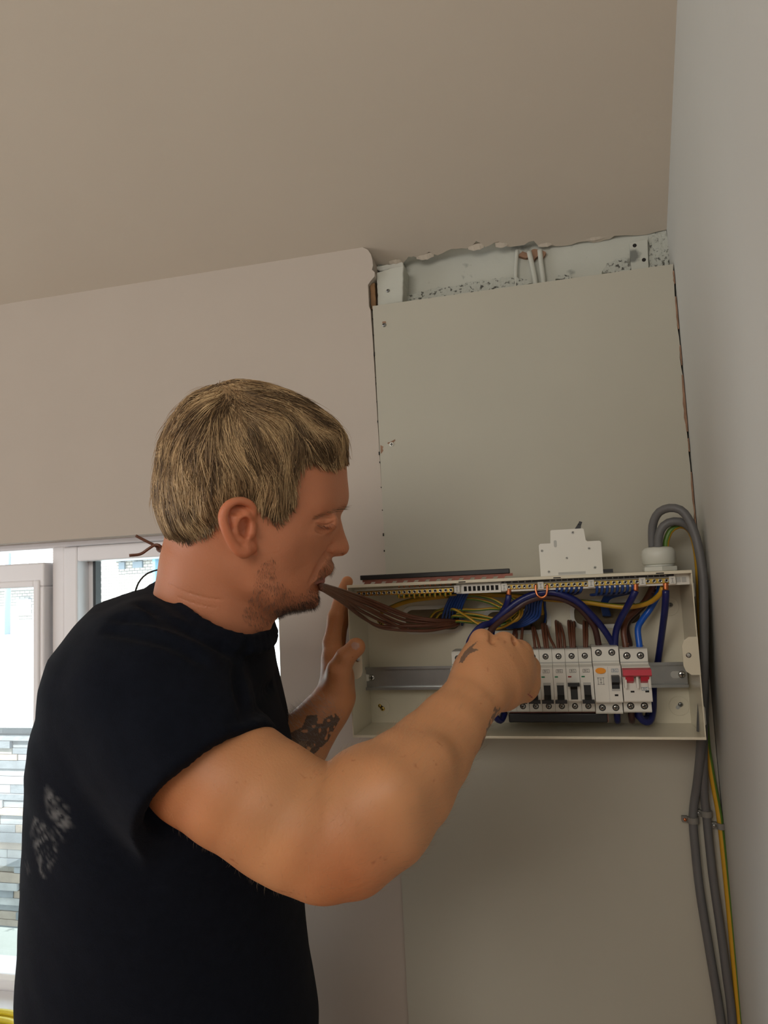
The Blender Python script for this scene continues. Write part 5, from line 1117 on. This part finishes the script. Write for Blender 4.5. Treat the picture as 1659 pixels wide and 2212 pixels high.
np_mesh('body', SV, SQ, M_SKIN, person, colr)
# ------------------------------------------------------------------ t-shirt
TD = 0.85; T0 = P(350, 1700, TD)
def tA(x): return ((x-350)*TD/FPX)
def tB(y): return (-(y-1700)*TD/FPX)
lv = [(1262, 345, 465, 0.045), (1280, 280, 532, 0.09), (1300, 227, 564, 0.13), (1345, 196, 572, 0.165), (1390, 166, 579, 0.185), (1440, 155, 582, 0.195), (1490, 146, 580, 0.19), (1540, 127, 596, 0.186), (1610, 109, 622, 0.18), (1700, 106, 635, 0.175), (1800, 100, 643, 0.172), (1900, 93, 648, 0.17), (1960, 89, 651, 0.17), (2060, 83, 665, 0.17), (2130, 84, 672, 0.17), (2212, 80, 683, 0.17), (2400, 84, 688, 0.175), (2560, 94, 683, 0.175)]
lb = np.array([tB(q[0]) for q in lv])[::-1]; la = np.array([tA(q[1]) for q in lv])[::-1]; lr_ = np.array([tA(q[2]) for q in lv])[::-1]; lh = np.array([q[3] for q in lv])[::-1]
def torso_f(p):
    d = p-T0; a, b, c = d@CR, d@CU, d@CF; l = np.interp(b, lb, la); r = np.interp(b, lb, lr_); h = np.interp(b, lb, lh); w = (r-l)/2
    k = ((np.abs(a-(l+r)/2)/w)**2.25+(np.abs(c)/h)**2.25)**(1/2.25); f = (k-1)*np.minimum(w, h)*0.55
    return np.maximum(f, np.maximum(b-tB(1258), tB(2550)-b))
shirt = Fld()
tb = [T0+CR*a+CU*b+CF*c for a in (tA(10), tA(710)) for b in (tB(1255), tB(2570)) for c in (-.2, .2)]
shirt.fn(torso_f, np.min(tb, 0), np.max(tb, 0), 0.01)
def sar(ch, k): shirt.chain([P(x, y, d) for x, y, r, d in ch], [px(r, d) for x, y, r, d in ch], k)
# sleeve: cut square to the arm, with a shallow opening round it
hem_n = P(575, 1737, .685)-P(440, 1646, .70); hem_n /= np.linalg.norm(hem_n)
hl, hr = P(332, 1834, .69), P(580, 1563, .69); ht = (hr-hl)/np.linalg.norm(hr-hl); hq = P(396, 1622, .612)-hl; hx = np.cross(ht, hq); hx /= np.linalg.norm(hx); hem_n = hx*np.sign(hx@hem_n); hem_c = (hl+hr)/2
slv = Fld(); _c = [(345, 1440, 140, .75), (345, 1510, 168, .72), (380, 1585, 176, .705), (425, 1655, 178, .697), (470, 1712, 178, .69), (520, 1770, 178, .69)]
slv.chain([P(x, y, d) for x, y, r, d in _c], [px(r, d) for x, y, r, d in _c], 0.006)
slo = Fld(); slo.cone(hem_c-hem_n*0.03, hem_c+hem_n*0.05, px(153, .69), px(153, .69), 0.003)
def sleeve_f(p):
    a_ = (p-hem_c)@hem_n; return smax(smax(slv.ev(p), a_, 0.003), -slo.ops[0][0](p), 0.003)
shirt.fn(sleeve_f, np.min([o[1] for o in slv.ops], 0), np.max([o[2] for o in slv.ops], 0), 0.02)
sar([(470, 1440, 120, 1.0), (515, 1590, 108, 1.0)], 0.03)
sar([(420, 1362, 92, .785), (345, 1440, 130, .745)], 0.035)
# neck opening and ribbed collar
ring = [(346, 1262, .84), (362, 1284, .785), (400, 1320, .742), (450, 1350, .728), (505, 1372, .736), (550, 1378, .765), (578, 1364, .81), (580, 1336, .86), (540, 1300, .905), (450, 1262, .915), (380, 1250, .89)]
rp_ = np.array([P(*q) for q in ring]); rc = rp_.mean(0); _u, _s, _vt = np.linalg.svd(rp_-rc); rn = _vt[2]*(1 if _vt[2][2] > 0 else -1)
shirt.cone(rc+rn*0.062, rc+rn*0.2, 0.066, 0.075, 0.006, 's')
def above(p):
    d = p-rc; a = d@rn; q = d-a[:, None]*rn; return np.maximum(-a, np.sqrt((q*q).sum(1))-0.10)
shirt.fn(above, rc-0.12, rc+0.12, 0.012, 's')
cring = spline(np.vstack([rp_, rp_[:1]]), 40)
cout = (cring-rc); cout = cout/np.linalg.norm(cout, axis=1)[:, None]
shirt.chain(list(cring), [0.0052]*40, 0.004); shirt.chain(list(cring+cout*0.006-rn*0.010), [0.0062]*40, 0.006)
for pts, r in ((((250, 1335), (330, 1338), (420, 1368), (500, 1410)), .0022), (((230, 1360), (300, 1368), (380, 1390), (440, 1430)), .002), (((300, 1300), (360, 1330), (430, 1375)), .0018), (((540, 1400), (520, 1470), (530, 1540)), .004),
               (((585, 1480), (560, 1530), (500, 1560)), .004)):
    def shk(x, y):
        rr = ray(x, y); t_ = np.linspace(.58, .9, 300); v = shirt.ev(CAM_C+t_[:, None]*rr); return CAM_C+rr*t_[int(np.argmax(v < 0))]
    q = spline([shk(*z) for z in pts], 12); shirt.chain(list(q), list(r*np.sin(np.linspace(0.2, 2.9, 12))), 0.012, 's')
VV, QQ = shirt.surface(0.0036); NN = vnormals(VV, QQ)
st1 = VV*np.array([1, 1, 1]); bdir = VV@(CR*0.6-CU*0.8); adir = VV@(CR*0.8+CU*0.6)
wr_ = vnoise(np.stack([bdir*5, adir*16, VV@CF*6], 1), 1.6)-0.5; wr2 = vnoise(np.stack([bdir*14, adir*30, VV@CF*14], 1), 1.6)-0.5
VV = relax(VV, QQ, 3, 0.5)+NN*(wr_*0.005+wr2*0.0015)[:, None]
SP = topx(VV); nearv = ((VV-CAM_C)@CF) < TD
base = np.array([0.0055, 0.0070, 0.0120]); sc_ = np.tile(base, (len(VV), 1))*(0.85+0.3*vnoise(VV, 200))[:, None]
# pale dust smears on the back of the shirt
dz = [[(100, 1690), (150, 1740), (158, 1790), (128, 1800), (100, 1760), (92, 1720)], [(72, 1760), (118, 1790), (128, 1840), (110, 1880), (88, 1900), (78, 1860), (62, 1800)], [(55, 1840), (66, 1880), (60, 1900), (50, 1870)]]
dm = np.zeros(len(VV))
for q in dz: dm = np.maximum(dm, np.where(inpoly(SP, q), np.clip(polydist(SP, q)/10, 0, 1), 0))
stre = vnoise(np.stack([SP[:, 0]*0.05+SP[:, 1]*0.05, SP[:, 1]*0.012-SP[:, 0]*0.012, SP[:, 0]*0], 1), 3.0)
dm *= np.clip((stre*0.7+0.3*vnoise(VV, 150)-0.36)*3.2, 0, 1)*nearv
ln1 = polydist(SP, [(101, 1712), (120, 1738), (156, 1782)], False); dm = np.maximum(dm, np.clip(1-ln1/3, 0, 1)*nearv*0.8)
ln2 = polydist(SP, [(120, 1790), (140, 1820)], False); dm = np.maximum(dm, np.clip(1-ln2/3, 0, 1)*nearv*0.6)
ln3 = polydist(SP, [(88, 1850), (86, 1880), (96, 1895)], False); dm = np.maximum(dm, np.clip(1-ln3/3.5, 0, 1)*nearv*0.8)
sc_ = sc_*(1-0.9*dm[:, None])+np.array([0.13, 0.13, 0.13])*0.9*dm[:, None]
M_SHIRT = mat('black_cotton', (0.01, 0.012, 0.018, 1), 0.9, attr='col', bump=0.25, bscale=900, spec=0.08)
MATS['black_cotton'].node_tree.nodes['Principled BSDF'].inputs['Sheen Weight'].default_value = 0.02
tag(np_mesh('t_shirt', VV, QQ, M_SHIRT, person, sc_), 'plain black short-sleeved t-shirt with pale dust smears')
# ------------------------------------------------------------------ trousers and shoes (below the frame)
leg = Fld(); hip = P(365, 2460, .85); fw = np.array([CR[0], CR[1], 0]); fw /= np.linalg.norm(fw); sd = np.array([-fw[1], fw[0], 0])
for s_ in (-1, 1):
    top = hip+sd*0.085*s_; kne = np.array([*(hip+sd*0.10*s_+fw*0.015)[:2], 0.50]); ank = np.array([*(hip+sd*0.11*s_-fw*0.02)[:2], 0.075])
    leg.chain([top+np.array([0, 0, 0.05]), top-np.array([0, 0, 0.1]), kne, ank], [0.125, 0.105, 0.078, 0.065], 0.03)
LV, LQ = leg.surface(0.008); LV = relax(LV, LQ, 2, 0.5); LV[:, 2] = np.maximum(LV[:, 2], 0.03)
tag(np_mesh('trousers', LV, LQ, mat('dark_denim', srgb(34, 38, 48), 0.9, var=0.2, vscale=200), person), 'dark work trousers')
for s_ in (-1, 1):
    sh = Fld(); a = np.array([*(hip+sd*0.11*s_-fw*0.03)[:2], 0.05]); b = a+fw*0.19-np.array([0, 0, 0.012]); sh.chain([a-fw*0.04, a+fw*0.06, b], [0.045, 0.048, 0.042], 0.02); sh.cone(a, a+np.array([0, 0, .06]), .047, .05, .02)
    XV, XQ = sh.surface(0.006); XV[:, 2] = np.maximum(XV[:, 2], 0.0); tag(np_mesh('shoe', XV, XQ, mat('dark_leather', srgb(40, 32, 28), 0.5), person), 'dark work shoe')

# ------------------------------------------------------------------ hair
hmask = [(752, 992), (735, 1004), (705, 1010), (668, 1000), (652, 1006), (648, 1025), (634, 1058), (634, 1092), (612, 1118), (598, 1136), (580, 1116), (562, 1094), (548, 1082), (520, 1074), (494, 1080), (478, 1098), (472, 1122), (458, 1144), (435, 1161), (401, 1176), (372, 1178)]
hm = []
for x, y in hmask:
    s_ = 0.04
    for _ in range(14): s_ = 0.5*s_+0.5*float(headW(hp(x, y, s_)[None])[0])
    hm.append(tuple(hp(x, y, s_)))
hm += [tuple(hp(*q)) for q in ((345, 1182), (300, 1100), (310, 950), (380, 830), (500, 780), (640, 810), (760, 880), (800, 960), (780, 1000))]
def hth(ab):
    sd_ = polydist(ab, hm)*np.where(inpoly(ab, hm), 1, -1); T = 0.0070+0.0078*np.clip((ab[:, 0]-0.03)/0.06, 0, 1)-0.0015*np.clip((-0.02-ab[:, 1])/0.03, 0, 1)
    return np.clip(sd_*0.40, -0.004, T)
# thickness on a grid for speed
_th = np.concatenate([hth(_q[i:i+20000]) for i in range(0, len(_q), 20000)]).reshape(_n)
def cap_f(p):
    ab, s_ = hcoord(p); return head_f(p)-_samp(_th, ab.copy())
cap = Fld(); cap.fn(cap_f, np.min(hb, 0), np.max(hb, 0), 0.004)
CV, CQ = cap.surface(0.0022)
ab, s_ = hcoord(CV); kv = _samp(_th, ab.copy()) > -0.002; kq = kv[CQ].all(1); CQ = CQ[kq]; use = np.unique(CQ); mp_ = -np.ones(len(CV), int); mp_[use] = np.arange(len(use)); CV = CV[use]; CQ = mp_[CQ]
CN = vnormals(CV, CQ); streak = vnoise(np.stack([CV@HU*90, CV@HV*16, CV@HN*40], 1), 1.0)-0.5; CV = CV+CN*(streak*0.0035)[:, None]
hc_dark, hc_mid, hc_light = np.array([0.12, 0.072, 0.036]), np.array([0.34, 0.215, 0.105]), np.array([0.74, 0.52, 0.28])
cc_ = hc_dark+(hc_mid-hc_dark)*np.clip(vnoise(np.stack([CV@HU*140, CV@HV*24, CV@HN*60], 1), 1.0), 0, 1)[:, None]
M_HAIR = mat('blond_hair', (0.3, 0.2, 0.1, 1), 0.42, attr='col', spec=0.35)
hair = np_mesh('hair', CV, CQ, M_HAIR, person, cc_); tag(hair, 'short tousled dark blond hair')
def strands(pts, w0, w1, cols):
    """pts (n, k, 3) -> three-sided tapered tubes"""
    n, k, _ = pts.shape; T = np.gradient(pts, axis=1); T /= np.linalg.norm(T, axis=2, keepdims=True)+1e-12
    up = np.zeros((n, 1, 3)); up[:, 0] = np.array([0.3, 0.5, 0.81]); a = np.cross(T, up+0*T); a /= np.linalg.norm(a, axis=2, keepdims=True)+1e-9; b = np.cross(T, a)
    r = (np.asarray(w0).reshape(-1, 1, 1)*(1-np.linspace(0, 1, k)[None, :, None]**2)+w1)*0.5; V = np.stack([pts+r*(math.cos(q)*a+math.sin(q)*b) for q in (0, 2.094, 4.189)], 2).reshape(-1, 3)
    i = np.arange(n)[:, None, None]*(k*3)+np.arange(k-1)[None, :, None]*3; j = np.arange(3)[None, None]; j2 = (j+1) % 3
    Q = np.stack([i+j, i+j2, i+3+j2, i+3+j], -1).reshape(-1, 4); return V, Q, np.repeat(cols, k*3, 0)
fl = [(340, 1000, -.1, 1), (380, 920, -.45, .85), (420, 1000, .05, 1), (395, 1100, .15, 1), (440, 1080, .3, 1), (500, 1000, .4, .95), (470, 910, .15, 1), (560, 960, .35, 1), (540, 880, .55, .85), (600, 900, .75, .65), (640, 990, -.25, 1), (620, 940, .1, 1), (700, 930, .9, .5),
      (742, 960, .55, .85), (560, 840, 1, .3), (650, 875, .9, .45), (600, 1080, .1, 1), (580, 1030, .25, 1), (440, 1130, .3, .95), (370, 1150, .2, 1), (450, 850, -.5, .5), (500, 850, .3, .9), (700, 980, .75, .7), (420, 870, -.8, .6)]
fpt = np.array([hp(x, y, 0.05) for x, y, *_ in fl]); fdr = np.array([(dx, -dy) for *_, dx, dy in fl])
def flow(ab):
    w = 1/(((ab[:, None]-fpt[None])**2).sum(-1)+0.00012)**1.5; d = (w[..., None]*fdr[None]).sum(1)/w.sum(1)[:, None]; return d
def grow(roots, L, k, lift, seedn):
    n = len(roots); stp = -0.0002-0.0030*rng.random(n)**1.5; p = roots.copy(); out = [p.copy()]; cl = np.stack([vnoise(roots+q, 55)-0.5 for q in (0.1, 0.4, 0.7)], 1)*1.1+np.stack([vnoise(roots+q, 130)-0.5 for q in (0.1, 0.4, 0.7)], 1)*0.9+(rng.random((n, 3))-0.5)*0.28
    for i in range(1, k):
        ab, s_ = hcoord(p); d2 = flow(ab); d = d2[:, :1]*HU+d2[:, 1:]*HV+cl*0.75
        e = 0.0015; tgt = np.maximum(_samp(_th, ab.copy()), 0.0012)+lift*math.sin(math.pi*0.5*i/(k-1))
        f0 = head_f(p); g = np.stack([head_f(p+np.eye(3)[j]*e)-f0 for j in range(3)], 1)/e; gn = g/(np.linalg.norm(g, axis=1)[:, None]+1e-9)
        d = d-gn*(d*gn).sum(1)[:, None]; d /= np.linalg.norm(d, axis=1)[:, None]+1e-9
        p = p+d*(L/(k-1))[:, None]; ab, s_ = hcoord(p); tgt = np.maximum(_samp(_th, ab.copy()), 0.0012)+lift*math.sin(math.pi*0.5*i/(k-1)); p = p+gn*np.clip(tgt-head_f(p), -0.004, 0.004)[:, None]
        stop = _samp(_th, ab.copy()) < stp; prev = out[-1]; p = np.where(stop[:, None], prev+(p-prev)*0.12, p); out.append(p.copy())
    return np.stack(out, 1)
ab, s_ = hcoord(CV); good = np.nonzero(_samp(_th, ab.copy()) > 0.0012)[0]
NS = 15000; ri = rng.choice(good, NS); R0 = CV[ri]+(rng.random((NS, 3))-0.5)*0.003; ab, s_ = hcoord(R0)
Ls = 0.018+0.026*np.clip((ab[:, 1]+0.06)/0.1, 0, 1)*(0.6+0.6*rng.random(NS)); Ls *= np.where(ab[:, 1] < -0.03, 0.55, 1)
G_ = grow(R0, Ls, 7, (0.0004+0.0030*rng.random(NS)**2), 0)
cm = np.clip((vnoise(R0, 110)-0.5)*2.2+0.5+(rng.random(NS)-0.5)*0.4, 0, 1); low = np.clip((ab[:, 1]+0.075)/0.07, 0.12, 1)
hcol = np.where(cm[:, None] < 0.5, hc_dark+(hc_mid-hc_dark)*(cm*2)[:, None], hc_mid+(hc_light-hc_mid)*((cm-0.5)*2)[:, None]); hcol = hcol*(0.30+0.62*low)[:, None]  # strands darkened lower down, shade at the nape painted into their colour
FN = 500; fi = rng.choice(good, FN); fab, _ = hcoord(CV[fi]); fi = fi[fab[:, 1] > 0.0]; FG = grow(CV[fi], 0.02+0.02*rng.random(len(fi)), 7, 0.004+0.005*rng.random(len(fi)), 1)
v_, q_, c_ = strands(FG, np.full(len(fi), 0.00035), 0.0001, np.tile(hc_mid*1.2, (len(fi), 1))); tag(np_mesh('flyaway_strands', v_, q_, M_HAIR, hair, c_, True), kind='stuff')
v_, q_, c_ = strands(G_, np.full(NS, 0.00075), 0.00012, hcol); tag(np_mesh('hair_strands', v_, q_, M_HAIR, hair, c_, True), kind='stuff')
# stubble, brow, lashes, arm hair: fine strands on the skin
def skin_strands(name, mask, n, L, dirv, w, col, nrm=0.5, jit=0.5, kind='stuff'):
    idx = np.nonzero(mask)[0]
    if not len(idx): return
    ii = rng.choice(idx, n); p = SV[ii]+(rng.random((n, 3))-0.5)*0.0016; d = np.asarray(dirv)+SN[ii]*nrm+(rng.random((n, 3))-0.5)*jit; d /= np.linalg.norm(d, axis=1)[:, None]
    LL = (L*(0.5+0.8*rng.random(n)))[:, None]; bend = (np.asarray(dirv)-SN[ii]*0.3)
    pts = np.stack([p-SN[ii]*0.0005, p+d*LL*0.5, p+d*LL+bend*LL*0.18], 1)
    v, q, c = strands(pts, np.full(n, w), w*0.2, np.asarray(col)*(0.6+0.8*rng.random((n, 1))))
    o = np_mesh(name, v, q, M_HAIR, person, c); tag(o, kind=kind); return o
inhead = (dep < .93) & hd & ((SV-H0)@HN > -0.075)
sh_ab, sh_s = hcoord(SV)
beard = inhead & (inpoly(SPX, [(690, 1272), (690, 1316), (600, 1335), (556, 1368), (520, 1330), (545, 1280), (560, 1220), (590, 1200), (600, 1250), (640, 1285), (665, 1272)]))
mous = inhead & inpoly(SPX, [(716, 1206), (724, 1226), (716, 1240), (700, 1246), (684, 1254), (676, 1262), (672, 1250), (690, 1228), (702, 1208)])
chin = inhead & inpoly(SPX, [(690, 1284), (692, 1320), (640, 1325), (600, 1335), (590, 1318), (630, 1306), (665, 1296)])
skin_strands('stubble', beard, 2600, 0.0035, -HV*0.8-HU*0.1, 0.00022, (0.11, 0.07, 0.045)); skin_strands('moustache', mous, 520, 0.004, -HV*0.9+HU*0.1, 0.00022, (0.22, 0.13, 0.07), 0.35)
skin_strands('chin_beard', chin, 1100, 0.0045, -HV*0.7+HU*0.15, 0.00024, (0.075, 0.05, 0.04), 0.4)
brow = inhead & (polydist(SPX, [(678, 1118), (700, 1110), (722, 1103), (742, 1096)], False) < 4.5); skin_strands('eyebrow', brow, 170, 0.0065, HU*0.9+HV*0.15, 0.00022, (0.16, 0.10, 0.055), 0.25, 0.4)
lash = inhead & (polydist(SPX, [(685, 1133), (703, 1137), (719, 1131)], False) < 1.8); skin_strands('eyelashes', lash, 120, 0.0055, HU*0.5-HV*0.7+HN*0.3, 0.00018, (0.06, 0.04, 0.03), 0.5, 0.3)
fore = (dep < .82) & (SPX[:, 0] > 640) & (SPX[:, 0] < 1060) & (SPX[:, 1] > 1480); adn = P(1035, 1488, .8)-P(720, 1800, .68); adn /= np.linalg.norm(adn)
skin_strands('arm_hair', fore, 2200, 0.009, adn*0.9-CU*0.05, 0.00010, (0.42, 0.28, 0.15), 0.45, 0.7)
upa = (dep < .74) & (SPX[:, 0] > 370) & (SPX[:, 0] < 760) & (SPX[:, 1] > 1560); skin_strands('arm_hair', upa, 500, 0.006, adn*0.2-CU*0.6, 0.0001, (0.35, 0.24, 0.14), 0.4, 0.8)
fara = (dep > .94) & inpoly(SPX, [(700, 1500), (745, 1540), (690, 1640), (600, 1640), (590, 1560), (640, 1530)]); skin_strands('arm_hair', fara, 1500, 0.012, CU*0.3-CR*0.4, 0.00016, (0.35, 0.33, 0.31), 0.6, 0.8)
# ------------------------------------------------------------------ wire tied round the neck
kb = thing('knotted_wire', 'brown wire knotted behind the neck with two loose ends', 'wire', P(345, 1185, .80))
for pts in ([(293, 1157, .795), (312, 1167, .797), (330, 1176, .799), (344, 1184, .801), (352, 1191, .803), (364, 1192, .806), (384, 1194, .812)], [(279, 1200, .790), (303, 1197, .794), (320, 1186, .796), (334, 1177.5, .795), (344, 1178, .794), (349, 1185, .797), (346, 1191, .801), (340, 1186, .805), (344, 1178, .808), (356, 1188, .809), (384, 1197, .813)]):
    mb = MB(); mb.tube(spline([P(*q) for q in pts], 40), 0.0016, 8); mb.build('wire_end', M_WBROWN, kb, True)
mb = MB(); mb.tube(spline([P(*q) for q in ((292, 1278, .80), (300, 1258, .80), (314, 1242, .802), (333, 1233, .805), (358, 1229, .808), (384, 1232, .812))], 30), 0.0010, 8)
tag(mb.build('dark_cord', M_DARK, None, True), 'thin dark cord arching from the shirt collar to the neck', 'cord')
